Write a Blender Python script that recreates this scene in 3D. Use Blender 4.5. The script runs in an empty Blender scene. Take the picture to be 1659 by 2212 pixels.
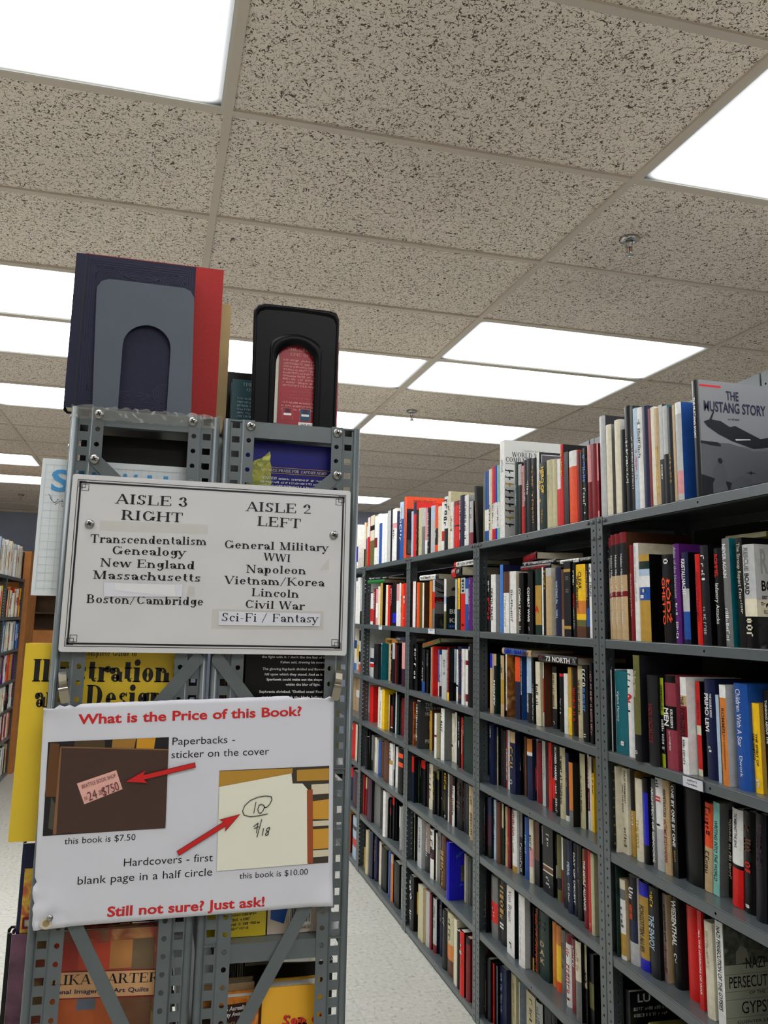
import bpy, bmesh, math, random
from mathutils import Vector, Matrix
random.seed(7)
sc = bpy.context.scene
C = sc.collection
PI = math.pi

# ------------------------------------------------------------------ camera
def rot_axes(yaw, pitch, roll):
    cy, sy = math.cos(yaw), math.sin(yaw)
    f = Vector((sy, cy, 0)); r = Vector((cy, -sy, 0)); u = Vector((0, 0, 1))
    cp, sp = math.cos(pitch), math.sin(pitch)
    f2 = f*cp + u*sp; u2 = u*cp - f*sp
    cr, sr = math.cos(roll), math.sin(roll)
    return r*cr + u2*sr, u2*cr - r*sr, f2
EYE = 1.45
cd = bpy.data.cameras.new('camera'); cam = bpy.data.objects.new('camera', cd); C.objects.link(cam)
_r, _u, _f = rot_axes(0.242402, 0.163658, 0.024695)
cam.matrix_world = Matrix(((_r.x, _u.x, -_f.x, 0), (_r.y, _u.y, -_f.y, 0), (_r.z, _u.z, -_f.z, EYE), (0, 0, 0, 1)))
cd.sensor_fit = 'VERTICAL'; cd.sensor_height = 24.0; cd.sensor_width = 18.0
cd.lens = 24.0*1757.04/2212
cd.shift_x = (829.5-780.97)/2212; cd.shift_y = -(1106-1040.8)/2212
cd.clip_start = 0.05; cd.clip_end = 60
sc.camera = cam

# ------------------------------------------------------------------ view, world
sc.view_settings.view_transform = 'Standard'; sc.view_settings.look = 'None'
sc.view_settings.gamma = 1; sc.view_settings.use_curve_mapping = False
sc.view_settings.exposure = 0.55
LAMP = 5.6
w = bpy.data.worlds.new('world'); sc.world = w; w.use_nodes = True
w.node_tree.nodes['Background'].inputs[0].default_value = (0.02, 0.02, 0.022, 1)
sc.cycles.use_denoising = True
sc.cycles.max_bounces = 7; sc.cycles.diffuse_bounces = 5

# ------------------------------------------------------------------ materials
def lin(c):
    return tuple(((v/255)/12.92 if v/255 <= .04045 else ((v/255+.055)/1.055)**2.4) for v in c)
MATS = {}
def mat(name, rgb, rough=.5, metal=0., spec=.4, var=.0, vscale=40, bump=0., coat=0.):
    if name in MATS: return MATS[name]
    m = bpy.data.materials.new(name); m.use_nodes = True; nt = m.node_tree
    b = nt.nodes['Principled BSDF']; c = lin(rgb)
    b.inputs['Base Color'].default_value = (*c, 1); b.inputs['Roughness'].default_value = rough
    b.inputs['Metallic'].default_value = metal; b.inputs['Specular IOR Level'].default_value = spec
    b.inputs['Coat Weight'].default_value = coat; b.inputs['Coat Roughness'].default_value = .12
    if var or bump:
        tc = nt.nodes.new('ShaderNodeTexCoord'); n = nt.nodes.new('ShaderNodeTexNoise')
        n.inputs['Scale'].default_value = vscale; n.inputs['Detail'].default_value = 4
        nt.links.new(tc.outputs['Object'], n.inputs['Vector'])
        if var:
            mr = nt.nodes.new('ShaderNodeMapRange'); mr.inputs[1].default_value = .3; mr.inputs[2].default_value = .7
            mr.inputs[3].default_value = 1-var; mr.inputs[4].default_value = 1+var
            mx = nt.nodes.new('ShaderNodeMix'); mx.data_type = 'RGBA'; mx.blend_type = 'MULTIPLY'; mx.inputs[0].default_value = 1
            mx.inputs[6].default_value = (*c, 1)
            nt.links.new(n.outputs['Fac'], mr.inputs[0]); nt.links.new(mr.outputs[0], mx.inputs[7])
            nt.links.new(mx.outputs[2], b.inputs['Base Color'])
        if bump:
            bp = nt.nodes.new('ShaderNodeBump'); bp.inputs['Strength'].default_value = bump; bp.inputs['Distance'].default_value = .002
            nt.links.new(n.outputs['Fac'], bp.inputs['Height']); nt.links.new(bp.outputs[0], b.inputs['Normal'])
    MATS[name] = m; return m
def mottled(name, cols, scale=8, rough=.45, detail=3, coord='Object'):
    """a printed picture: blotches of several inks"""
    if name in MATS: return MATS[name]
    m = bpy.data.materials.new(name); m.use_nodes = True; nt = m.node_tree; b = nt.nodes['Principled BSDF']
    tc = nt.nodes.new('ShaderNodeTexCoord'); n = nt.nodes.new('ShaderNodeTexNoise'); r = nt.nodes.new('ShaderNodeValToRGB')
    n.inputs['Scale'].default_value = scale; n.inputs['Detail'].default_value = detail; n.inputs['Distortion'].default_value = .4
    e = r.color_ramp.elements
    while len(e) < len(cols): e.new(.5)
    for i, c in enumerate(cols): e[i].position = .3 + .4*i/(len(cols)-1); e[i].color = (*lin(c), 1)
    nt.links.new(tc.outputs[coord], n.inputs['Vector']); nt.links.new(n.outputs['Fac'], r.inputs[0]); nt.links.new(r.outputs[0], b.inputs['Base Color'])
    b.inputs['Roughness'].default_value = rough
    MATS[name] = m; return m
INK = {'k': (8, 8, 11), 'K': (27, 28, 33), 'g': (112, 113, 112), 'G': (184, 186, 186), 'w': (230, 229, 226), 'i': (222, 214, 190),
       'I': (198, 190, 152), 'b': (24, 32, 66), 'B': (34, 80, 156), 'L': (72, 126, 206), 'l': (172, 194, 216), 'r': (208, 30, 26),
       'R': (122, 20, 30), 'o': (230, 80, 36), 'O': (208, 124, 52), 'y': (242, 194, 30), 'Y': (182, 144, 60), 'n': (92, 56, 38),
       't': (192, 164, 124), 'e': (16, 108, 46), 'E': (20, 46, 40), 'q': (14, 100, 112), 'Q': (128, 190, 178), 'p': (84, 30, 108),
       'm': (216, 150, 152), 'v': (102, 102, 56), 'V': (32, 30, 188), 'P': (62, 28, 52), 'T': (142, 124, 114), 'M': (142, 56, 70), 'Z': (150, 166, 24)}
INKNAME = {'k': 'black', 'K': 'charcoal', 'g': 'grey', 'G': 'pale grey', 'w': 'white', 'i': 'ivory', 'I': 'cream', 'b': 'navy', 'B': 'blue', 'L': 'bright blue',
           'l': 'pale blue', 'r': 'red', 'R': 'dark red', 'o': 'orange red', 'O': 'orange', 'y': 'yellow', 'Y': 'ochre', 'n': 'brown', 't': 'tan', 'e': 'green',
           'E': 'dark green', 'q': 'teal', 'Q': 'mint', 'p': 'purple', 'm': 'pink', 'v': 'olive', 'V': 'vivid blue', 'P': 'plum', 'T': 'taupe', 'M': 'rose', 'Z': 'lime'}
def ink(k):
    return mat('cover_' + INKNAME[k].replace(' ', '_'), INK[k], .34, 0, .28, .10, 60)
STEEL = mat('grey_shelf_paint', (84, 92, 94), .29, 0, .6, .06, 30, .03)
SHADE_DARK = mat('back_shade_dark', (22, 23, 25), .6, 0, .3)  # near-black colour standing in for the shade behind the books
SCREW = mat('zinc_screw', (150, 150, 146), .32, .85, .5)
CHROME = mat('chrome', (190, 190, 188), .15, 1., .5)
PAGES = mat('page_paper', (206, 196, 170), .85, 0, .1, .12, 200)
PAGES_W = mat('white_page_paper', (232, 228, 216), .8, 0, .1, .06, 200)
WHITEPAPER = mat('white_card', (206, 206, 214), .55, 0, .3, .02, 12)
BLACKINK = mat('black_print', (14, 14, 20), .5)
REDINK = mat('red_print', (196, 26, 26), .5)
DARKRED = mat('dark_red_print', (90, 14, 16), .5)

# ------------------------------------------------------------------ mesh builder
class MB:
    def __init__(s): s.v = []; s.f = []; s.m = []; s.mats = []; s.sm = []
    def mi(s, m):
        if m not in s.mats: s.mats.append(m)
        return s.mats.index(m)
    def add(s, vs, fs, m, smooth=False):
        o = len(s.v); i = s.mi(m); s.v += [tuple(v) for v in vs]
        for f in fs: s.f.append([o+k for k in f]); s.m.append(i); s.sm.append(smooth)
    def box(s, x0, x1, y0, y1, z0, z1, m):
        s.add([(x0,y0,z0),(x1,y0,z0),(x1,y1,z0),(x0,y1,z0),(x0,y0,z1),(x1,y0,z1),(x1,y1,z1),(x0,y1,z1)],
              [(0,3,2,1),(4,5,6,7),(0,1,5,4),(1,2,6,5),(2,3,7,6),(3,0,4,7)], m)
    def prism(s, pts, o, U, V, N, d, m, m_side=None):
        """pts in the (U,V) plane at o, front face on the -N side, extruded d along N"""
        n = len(pts); o, U, V, N = Vector(o), Vector(U), Vector(V), Vector(N)
        a = [o+U*p[0]+V*p[1] for p in pts]; b = [q+N*d for q in a]
        s.add(a+b, [list(range(n))[::-1], list(range(n, 2*n))], m)
        s.add(a+b, [(i, (i+1) % n, n+(i+1) % n, n+i) for i in range(n)], m_side or m)
    def lathe(s, prof, o, axis, m, n=16, smooth=True):
        axis = Vector(axis).normalized(); e = axis.orthogonal().normalized(); g = axis.cross(e); o = Vector(o)
        vs = []
        for r, h in prof:
            for k in range(n):
                t = 2*PI*k/n; vs.append(o+axis*h+(e*math.cos(t)+g*math.sin(t))*max(r, 1e-5))
        fs = []
        for i in range(len(prof)-1):
            for k in range(n): fs.append((i*n+k, i*n+(k+1) % n, (i+1)*n+(k+1) % n, (i+1)*n+k))
        fs += [list(range(n))[::-1], list(range((len(prof)-1)*n, len(prof)*n))]
        s.add(vs, fs, m, smooth)
    def strap(s, p0, p1, w, n, t, m):
        """flat bar from p0 to p1, width w, thickness t along n, rounded ends"""
        p0, p1, n = Vector(p0), Vector(p1), Vector(n).normalized(); d = (p1-p0).normalized(); e = n.cross(d)
        L = (p1-p0).length; pts = []
        for k in range(7): a = -PI/2+PI*k/6; pts.append((L+w/2*math.cos(a), w/2*math.sin(a)))
        for k in range(7): a = PI/2+PI*k/6; pts.append((w/2*math.cos(a), w/2*math.sin(a)))
        s.prism(pts, p0, d, e, n, t, m)
    def holes(s, o, U, V, u0, u1, v0, v1, cs, kind, hw, hh, m):
        """sheet strip u0..u1 by v0..v1 in the (U,V) plane at o with a row of holes at v=cs in its middle"""
        o, U, V = Vector(o), Vector(U), Vector(V); cs = sorted(c for c in cs if v0+hh < c < v1-hh); uc = (u0+u1)/2
        e = [v0] + [(a+b)/2 for a, b in zip(cs, cs[1:])] + [v1]
        if not cs:
            s.add([o+U*a+V*b for a, b in ((u0,v0),(u1,v0),(u1,v1),(u0,v1))], [(0,1,2,3)], m); return
        for c, a, b in zip(cs, e, e[1:]):
            out = [(u0,a),(uc,a),(u1,a),(u1,c),(u1,b),(uc,b),(u0,b),(u0,c)]
            if kind == 's':
                k = .72; inn = [(uc-hw,c-hh*k),(uc,c-hh),(uc+hw,c-hh*k),(uc+hw,c),(uc+hw,c+hh*k),(uc,c+hh),(uc-hw,c+hh*k),(uc-hw,c)]
                inn = [(uc-hw,c-hh),(uc,c-hh),(uc+hw,c-hh),(uc+hw,c),(uc+hw,c+hh),(uc,c+hh),(uc-hw,c+hh),(uc-hw,c)]
            else:
                inn = [(uc+hw*math.cos(t), c+hh*math.sin(t)) for t in [math.radians(q) for q in (225,270,315,0,45,90,135,180)]]
            vs = [o+U*p+V*q for p, q in out+inn]
            s.add(vs, [(i, (i+1) % 8, 8+(i+1) % 8, 8+i) for i in range(8)], m)
    def build(s, name, parent=None, solid=0.):
        me = bpy.data.meshes.new(name); me.from_pydata(s.v, [], s.f)
        for m in s.mats: me.materials.append(m)
        me.polygons.foreach_set('material_index', s.m); me.polygons.foreach_set('use_smooth', s.sm); me.update()
        o = bpy.data.objects.new(name, me); C.objects.link(o)
        if parent: o.parent = parent
        if solid:
            bm = bmesh.new(); bm.from_mesh(me); bmesh.ops.remove_doubles(bm, verts=bm.verts, dist=1e-5); bm.to_mesh(me); bm.free()
            md = o.modifiers.new('sheet', 'SOLIDIFY'); md.thickness = solid; md.offset = 0
        return o
def thing(name, label, cat, loc=(0,0,0), rz=0, group=None):
    o = bpy.data.objects.new(name, None); C.objects.link(o); o.empty_display_size = .05
    o.location = loc; o.rotation_euler = (0,0,rz); return tag(o, label, cat, group)
def tag(o, label, cat, group=None):
    o['label'] = label; o['category'] = cat
    if group: o['group'] = group
    return o
def struct(o): o['kind'] = 'structure'; return o

# ------------------------------------------------------------------ lettering
GL = {}
def glyph(ch, bold):
    k = (ch, bold)
    if k in GL: return GL[k]
    def mk(body):
        cu = bpy.data.curves.new('glyph', 'FONT'); cu.body = body; cu.size = 1; cu.resolution_u = 3; cu.offset = .022 if bold else 0.
        ob = bpy.data.objects.new('glyph', cu); C.objects.link(ob)
        dg = bpy.context.evaluated_depsgraph_get(); me = bpy.data.meshes.new_from_object(ob.evaluated_get(dg))
        vs = [(v.co.x, v.co.y) for v in me.vertices]; fs = [tuple(p.vertices) for p in me.polygons]
        bpy.data.objects.remove(ob); bpy.data.curves.remove(cu); bpy.data.meshes.remove(me); return vs, fs
    vs, fs = mk(ch); a = max([p[0] for p in mk('H'+ch+'H')[0]]) - max(p[0] for p in mk('HH')[0]) if ch != ' ' else .3
    GL[k] = (vs, fs, a); return GL[k]
CAP = .729
# a slab-serif alphabet drawn from strokes: v stem, h bar, s slant, o arc, f foot serif, e tick, d dot
SER = {}
def g(ch, wd, *ops): SER[ch] = (wd, ops)
X_ = .66
g('A', .92, ('s',.12,0,.45,1,0), ('s',.45,1,.80,0,1), ('h',.25,.66,.33), ('f',.12,0), ('f',.80,0))
g('B', .85, ('v',.2,0,1,'tb'), ('h',.2,.46,.975), ('h',.2,.48,.52), ('h',.2,.48,.025), ('o',.46,.75,.22,.24,-90,90), ('o',.48,.27,.27,.265,-90,90))
g('C', .9, ('o',.46,.5,.36,.5,42,318), ('e',.76,.72,.98), ('e',.76,.05,.25))
g('D', .92, ('v',.2,0,1,'tb'), ('h',.2,.42,.975), ('h',.2,.42,.025), ('o',.42,.5,.4,.49,-90,90))
g('E', .85, ('v',.2,0,1,'tb'), ('h',.2,.72,.975), ('h',.2,.56,.52), ('h',.2,.76,.025), ('e',.72,.74,1), ('e',.76,0,.27), ('e',.56,.42,.62))
g('F', .8, ('v',.2,0,1,'tb'), ('h',.2,.72,.975), ('h',.2,.56,.5), ('e',.72,.74,1), ('e',.56,.4,.6))
g('G', .98, ('o',.46,.5,.36,.5,42,330), ('e',.77,.72,.98), ('v',.8,.05,.42,'t'))
g('H', 1.0, ('v',.2,0,1,'tb'), ('v',.8,0,1,'tb'), ('h',.2,.8,.52))
g('I', .45, ('v',.22,0,1,'tb'))
g('K', .95, ('v',.2,0,1,'tb'), ('s',.24,.4,.74,1,0), ('s',.4,.55,.8,0,1), ('f',.74,1), ('f',.82,0))
g('L', .82, ('v',.2,0,1,'tb'), ('h',.2,.74,.025), ('e',.74,0,.32))
g('M', 1.15, ('s',.2,0,.2,1,0), ('f',.2,0), ('f',.16,1), ('s',.2,1,.55,0,1), ('s',.55,0,.9,1,0), ('v',.92,0,1,'tb'))
g('N', 1.0, ('s',.2,0,.2,1,0), ('f',.2,0), ('f',.17,1), ('s',.2,1,.8,0,1), ('s',.8,0,.8,1,0), ('f',.8,1))
g('O', .95, ('o',.47,.5,.38,.5,0,360))
g('P', .8, ('v',.2,0,1,'tb'), ('h',.2,.44,.975), ('h',.2,.44,.46), ('o',.44,.72,.27,.26,-90,90))
g('R', .92, ('v',.2,0,1,'tb'), ('h',.2,.44,.975), ('h',.2,.44,.48), ('o',.44,.73,.26,.25,-90,90), ('s',.48,.48,.76,0,1), ('f',.8,0))
g('S', .72, ('o',.35,.745,.24,.25,25,270), ('o',.35,.255,.26,.25,-155,90), ('e',.6,.72,.98), ('e',.1,.02,.28))
g('T', .86, ('v',.43,0,1,'b'), ('h',.07,.79,.975), ('e',.07,.7,1), ('e',.79,.7,1))
g('U', .95, ('v',.2,.3,1,'t'), ('o',.48,.32,.28,.32,180,360), ('s',.76,.3,.76,1,0), ('f',.76,1))
g('V', .88, ('s',.1,1,.44,0,1), ('s',.44,0,.78,1,0), ('f',.1,1), ('f',.78,1))
g('W', 1.2, ('s',.1,1,.34,0,1), ('s',.34,0,.58,1,0), ('s',.58,1,.84,0,1), ('s',.84,0,1.08,1,0), ('f',.1,1), ('f',.58,1), ('f',1.08,1))
g('a', .66, ('o',.3,.18,.2,.18,0,360), ('v',.5,.04,.46,''), ('o',.31,.45,.2,.21,0,150), ('d',.15,.5), ('h',.5,.66,.03))
g('b', .72, ('v',.18,0,1,'l'), ('o',.4,.33,.24,.33,0,360))
g('c', .62, ('o',.34,.33,.25,.33,45,315), ('d',.52,.52))
g('d', .74, ('o',.33,.33,.24,.33,0,360), ('v',.55,0,1,'lr'))
g('e', .66, ('o',.34,.33,.26,.33,0,318), ('h',.1,.6,.36))
g('f', .48, ('v',.24,0,.8,'b'), ('o',.4,.8,.16,.2,30,180), ('h',.08,.46,.635))
g('g', .7, ('o',.32,.38,.22,.28,0,360), ('v',.54,-.1,.64,''), ('o',.33,-.1,.21,.2,180,360), ('h',.54,.68,.635))
g('h', .78, ('v',.18,0,1,'bl'), ('o',.38,.42,.2,.235,0,150), ('v',.58,0,.43,'b'))
g('i', .4, ('v',.2,0,.66,'bl'), ('d',.2,.88))
g('k', .74, ('v',.18,0,1,'bl'), ('s',.22,.24,.52,.66,0), ('s',.33,.38,.58,0,1), ('f',.6,0), ('f',.53,.64))
g('l', .4, ('v',.2,0,1,'bl'))
g('m', 1.12, ('v',.18,0,.66,'bl'), ('o',.36,.42,.18,.235,0,150), ('v',.54,0,.43,'b'), ('o',.73,.42,.18,.235,0,150), ('v',.91,0,.43,'b'))
g('n', .78, ('v',.18,0,.66,'bl'), ('o',.38,.42,.2,.235,0,150), ('v',.58,0,.43,'b'))
g('o', .68, ('o',.34,.33,.27,.33,0,360))
g('p', .74, ('v',.18,-.3,.66,'bl'), ('o',.4,.33,.24,.33,0,360))
g('r', .58, ('v',.2,0,.66,'bl'), ('o',.42,.4,.2,.25,55,150), ('d',.5,.57))
g('s', .56, ('o',.28,.49,.18,.17,25,270), ('o',.28,.165,.19,.165,-155,90), ('e',.46,.48,.66), ('e',.1,0,.18))
g('t', .48, ('v',.22,.14,.9,''), ('o',.36,.15,.14,.15,180,310), ('h',.06,.42,.635))
g('u', .78, ('v',.18,.2,.66,'l'), ('o',.38,.2,.2,.2,180,360), ('v',.58,0,.66,'lr'))
g('v', .66, ('s',.08,.66,.33,0,1), ('s',.33,0,.58,.66,0), ('f',.09,.64), ('f',.57,.64))
g('w', .95, ('s',.08,.66,.28,0,1), ('s',.28,0,.47,.66,0), ('s',.47,.66,.67,0,1), ('s',.67,0,.86,.66,0), ('f',.09,.64), ('f',.85,.64))
g('y', .66, ('s',.08,.66,.34,0,1), ('s',.2,-.3,.58,.66,0), ('f',.09,.64), ('f',.57,.64), ('d',.14,-.26))
g('2', .72, ('o',.34,.72,.24,.28,-35,165), ('s',.54,.56,.12,.04,0), ('h',.1,.62,.04), ('h',.1,.62,.07), ('d',.14,.72))
g('3', .7, ('o',.32,.75,.22,.24,-90,150), ('o',.32,.27,.27,.27,-155,90), ('d',.14,.78), ('d',.12,.2))
g('/', .6, ('s',.06,-.12,.5,1.05,0)); g('-', .5, ('h',.1,.4,.33)); g(' ', .42); g('.', .3, ('d',.15,.06))
def ser_glyph(ch, a, b, q):
    wd, ops = SER[ch]; P = []
    for o in ops:
        if o[0] == 'v':
            x, y0, y1, fl = o[1:]; P.append([(x-a/2,y0),(x+a/2,y0),(x+a/2,y1),(x-a/2,y1)])
            for c, y, l, r in (('b',y0,1,1),('t',y1-b,1,1),('l',y1-b,1,0),('r',y0,0,1)):
                if c in fl: P.append([(x-(a/2+q if l else 0),y),(x+(a/2+q if r else 0),y),(x+(a/2+q if r else 0),y+b),(x-(a/2+q if l else 0),y+b)])
        elif o[0] == 'h': P.append([(o[1],o[3]-b/2),(o[2],o[3]-b/2),(o[2],o[3]+b/2),(o[1],o[3]+b/2)])
        elif o[0] == 's':
            x0, y0, x1, y1, k = o[1:]; t = (a if k else b*1.1)/2
            if abs(y1-y0) > .05: P.append([(x0-t,y0),(x0+t,y0),(x1+t,y1),(x1-t,y1)])
        elif o[0] == 'f':
            x, y = o[1:]; y = y if y < .3 else y-b; P.append([(x-.14,y),(x+.14,y),(x+.14,y+b),(x-.14,y+b)])
        elif o[0] == 'e': P.append([(o[1]-b/2,o[2]),(o[1]+b/2,o[2]),(o[1]+b/2,o[3]),(o[1]-b/2,o[3])])
        elif o[0] == 'd': P.append([(o[1]+a*.62*math.cos(t*PI/4), o[2]+a*.62*math.sin(t*PI/4)) for t in range(8)])
        elif o[0] == 'o':
            cx, cy, rx, ry, a0, a1 = o[1:]; n = max(4, int(abs(a1-a0)/18)); ring = []
            for k in range(n+1):
                t = math.radians(a0+(a1-a0)*k/n); w = b+(a-b)*abs(math.cos(t))**1.3
                r = Vector((math.cos(t)*rx, math.sin(t)*ry)); nn = Vector((math.cos(t)/max(rx,.01), math.sin(t)/max(ry,.01))).normalized()
                ring.append(((cx+r.x, cy+r.y), (cx+r.x-nn.x*w, cy+r.y-nn.y*w)))
            for k in range(n): P.append([ring[k][0], ring[k+1][0], ring[k+1][1], ring[k][1]])
    return P, wd
def text(mb, s, o, U, V, width, cap, m, font='B', off=0, shear=0, weight=(.13, .045, .075)):
    """one line of lettering: baseline starts at o and runs width along U, capitals cap tall along V"""
    o, U, V = Vector(o), Vector(U).normalized(), Vector(V).normalized(); N = U.cross(V); o = o+N*off
    parts = []; x = 0
    if font == 'S':
        for ch in s:
            P, wd = ser_glyph(ch, *weight); parts += [([(p[0]+x, p[1]) for p in q], [tuple(range(len(q)))]) for q in P]; x += wd
        k = 1
    else:
        for ch in s:
            if ch != ' ':
                vs, fs, a = glyph(ch, font == 'BB'); parts.append(([(p[0]+x, p[1]) for p in vs], fs))
            else: a = .3
            x += a
        k = 1/CAP
    sx = width/max(x, .01) if width else cap*k
    for vs, fs in parts: mb.add([o+U*(p[0]*sx+shear*p[1]*cap*k)+V*(p[1]*cap*k) for p in vs], fs, m)
    return sx*x
def scribble(mb, o, U, V, width, h, m, rnd, off=0):
    """print too small to read: a row of little marks"""
    o, U, V = Vector(o), Vector(U).normalized(), Vector(V).normalized(); o = o+U.cross(V)*off; x = 0
    while x < width-h*.3:
        w = h*rnd.uniform(.35, .8); y0 = 0 if rnd.random() < .8 else h*.3; y1 = h*rnd.choice((1, 1, .7)); t = h*.2
        if rnd.random() < .15: x += h*.5; continue
        w = min(w, width-x); k = rnd.random()
        R_ = [(x, y0, x+t, y1)]
        if k < .7: R_.append((x+w-t, y0, x+w, y1))
        if k > .3: R_.append((x, y1-t, x+w, y1))
        if .2 < k < .8: R_.append((x, y0, x+w, y0+t*.9))
        for a, b, c, d in R_: mb.add([o+U*a+V*b, o+U*c+V*b, o+U*c+V*d, o+U*a+V*d], [(0,1,2,3)], m)
        x += w+h*.22
EX, EY, EZ = Vector((1,0,0)), Vector((0,1,0)), Vector((0,0,1))

# ------------------------------------------------------------------ the room
CEIL = EYE + 1.324; GX, GY, TL = .1076, 2.0267, .6096
X0, X1, Y0R, Y1R = GX-4*2*TL+.3, GX+4*2*TL-.2, -3.6, 11.86
def tile_material():
    m = bpy.data.materials.new('ceiling_tile'); m.use_nodes = True; nt = m.node_tree; N = nt.nodes; L = nt.links; b = N['Principled BSDF']
    b.inputs['Roughness'].default_value = .95; b.inputs['Specular IOR Level'].default_value = .05
    tc = N.new('ShaderNodeTexCoord')
    def noise(sc_, det, dist, off=0):
        mp = N.new('ShaderNodeMapping'); mp.inputs['Location'].default_value = (off, off*1.7, 0); n = N.new('ShaderNodeTexNoise')
        n.inputs['Scale'].default_value = sc_; n.inputs['Detail'].default_value = det; n.inputs['Distortion'].default_value = dist
        L.new(tc.outputs['Object'], mp.inputs[0]); L.new(mp.outputs[0], n.inputs['Vector']); return n.outputs['Fac']
    def mth(op, a, bb):
        q = N.new('ShaderNodeMath'); q.operation = op
        for i, v in enumerate((a, bb)):
            if isinstance(v, (int, float)): q.inputs[i].default_value = v
            else: L.new(v, q.inputs[i])
        return q.outputs[0]
    ridge = mth('ABSOLUTE', mth('SUBTRACT', noise(50, 1.2, 1.3), .5), 0)       # worm-like fissures
    worm = mth('LESS_THAN', ridge, .030)
    keep = mth('GREATER_THAN', noise(88, 1, 0, 3.1), .50)
    ridge2 = mth('ABSOLUTE', mth('SUBTRACT', noise(95, 1, .8, 7.7), .5), 0)
    worm2 = mth('MULTIPLY', mth('LESS_THAN', ridge2, .03), mth('GREATER_THAN', noise(140, 0, 0, 5.5), .56))
    hole = mth('MAXIMUM', mth('MULTIPLY', worm, keep), worm2)
    grain = noise(420, 2, 0, 1.3); big = noise(1.3, 2, 0, 9.)
    r = N.new('ShaderNodeMapRange'); r.inputs[1].default_value = .3; r.inputs[2].default_value = .7; r.inputs[3].default_value = .84; r.inputs[4].default_value = 1.1; L.new(grain, r.inputs[0])
    r2 = N.new('ShaderNodeMapRange'); r2.inputs[1].default_value = .3; r2.inputs[2].default_value = .7; r2.inputs[3].default_value = .92; r2.inputs[4].default_value = 1.06; L.new(big, r2.inputs[0])
    k = mth('MULTIPLY', r.outputs[0], r2.outputs[0])
    mx = N.new('ShaderNodeMix'); mx.data_type = 'RGBA'; mx.blend_type = 'MULTIPLY'; mx.inputs[0].default_value = 1
    mx.inputs[6].default_value = (*lin((242, 231, 219)), 1); L.new(k, mx.inputs[7])
    m2 = N.new('ShaderNodeMix'); m2.data_type = 'RGBA'; m2.inputs[7].default_value = (*lin((98, 88, 76)), 1)
    L.new(hole, m2.inputs[0]); L.new(mx.outputs[2], m2.inputs[6]); L.new(m2.outputs[2], b.inputs['Base Color']); return m
def floor_material():
    m = bpy.data.materials.new('vinyl_floor_tile'); m.use_nodes = True; nt = m.node_tree; N = nt.nodes; L = nt.links; b = N['Principled BSDF']
    tc = N.new('ShaderNodeTexCoord'); br = N.new('ShaderNodeTexBrick'); br.offset = 0; br.squash = 1
    br.inputs['Scale'].default_value = 1; br.inputs['Mortar Size'].default_value = .0012; br.inputs['Brick Width'].default_value = .3048; br.inputs['Row Height'].default_value = .3048
    br.inputs['Color1'].default_value = (*lin((206, 205, 197)), 1); br.inputs['Color2'].default_value = (*lin((200, 200, 191)), 1); br.inputs['Mortar'].default_value = (*lin((178, 177, 170)), 1)
    br.inputs['Mortar Smooth'].default_value = .3
    mp = N.new('ShaderNodeMapping'); mp.inputs['Location'].default_value = (.08, .05, 0)
    n = N.new('ShaderNodeTexNoise'); n.inputs['Scale'].default_value = 55; n.inputs['Detail'].default_value = 5
    r = N.new('ShaderNodeValToRGB'); e = r.color_ramp.elements
    e[0].position = .28; e[0].color = (.45, .45, .43, 1); e[1].position = .62; e[1].color = (1, 1, 1, 1); e2 = e.new(.4); e2.color = (.88, .88, .86, 1); e3 = e.new(.74); e3.color = (1.16, 1.16, 1.16, 1)
    mx = N.new('ShaderNodeMix'); mx.data_type = 'RGBA'; mx.blend_type = 'MULTIPLY'; mx.inputs[0].default_value = 1
    L.new(tc.outputs['Object'], mp.inputs[0]); L.new(mp.outputs[0], br.inputs['Vector']); L.new(tc.outputs['Object'], n.inputs['Vector'])
    L.new(n.outputs['Fac'], r.inputs[0]); L.new(br.outputs['Color'], mx.inputs[6]); L.new(r.outputs[0], mx.inputs[7]); L.new(mx.outputs[2], b.inputs['Base Color'])
    b.inputs['Roughness'].default_value = .34; return m
TILE, VCT = tile_material(), floor_material()
TBAR = mat('ceiling_grid_paint', (208, 197, 184), .55, 0, .3)
WALLM = mat('blue_grey_wall_paint', (152, 160, 182), .8, 0, .2, .04, 6)
WALLP = mat('pale_wall_paint', (196, 190, 178), .85, 0, .2)
q = MB(); q.box(X0, X1, Y0R, Y1R, -.1, 0, VCT); struct(q.build('floor'))
# fluorescent troffers sit in these cells of the 4 by 2 foot grid: (column, row); cells without their own label are unseen panels added for light
LIGHTS = [(-1, -1), (1, -1), (-1, 2), (-1, 3), (-1, 5), (0, 3), (0, 5), (1, 2), (1, 3), (1, 5), (-2, 9), (-2, 11), (1, 11), (-1, -2), (1, -2), (0, -4), (0, -5), (-2, -4), (2, -4), (-3, -1), (-3, 3), (-3, 6), (0, -8), (-3, -5)]
cells = {}
q = MB(); t = MB(); tb = .012; zt = CEIL+.004
c0, c1, r0, r1 = -5, 4, int((Y0R-GY)/TL)-1, int((Y1R-GY)/TL)+1
rnd = random.Random(3)
for c in range(c0, c1+1):
    for r in range(r0, r1+1):
        if (c, r) in LIGHTS: continue
        xa, xb, ya, yb = max(GX+c*2*TL, X0), min(GX+(c+1)*2*TL, X1), max(GY+r*TL, Y0R), min(GY+(r+1)*TL, Y1R)
        if xb-xa < .02 or yb-ya < .02: continue
        d = rnd.uniform(0, .004); q.box(xa, xb, ya, yb, zt+d, zt+.02, TILE)
struct(q.build('ceiling'))
for c in range(c0, c1+2):
    x = GX+c*2*TL
    if X0 < x < X1: t.box(x-tb, x+tb, Y0R, Y1R, CEIL-.002, CEIL+.012, TBAR)
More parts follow.
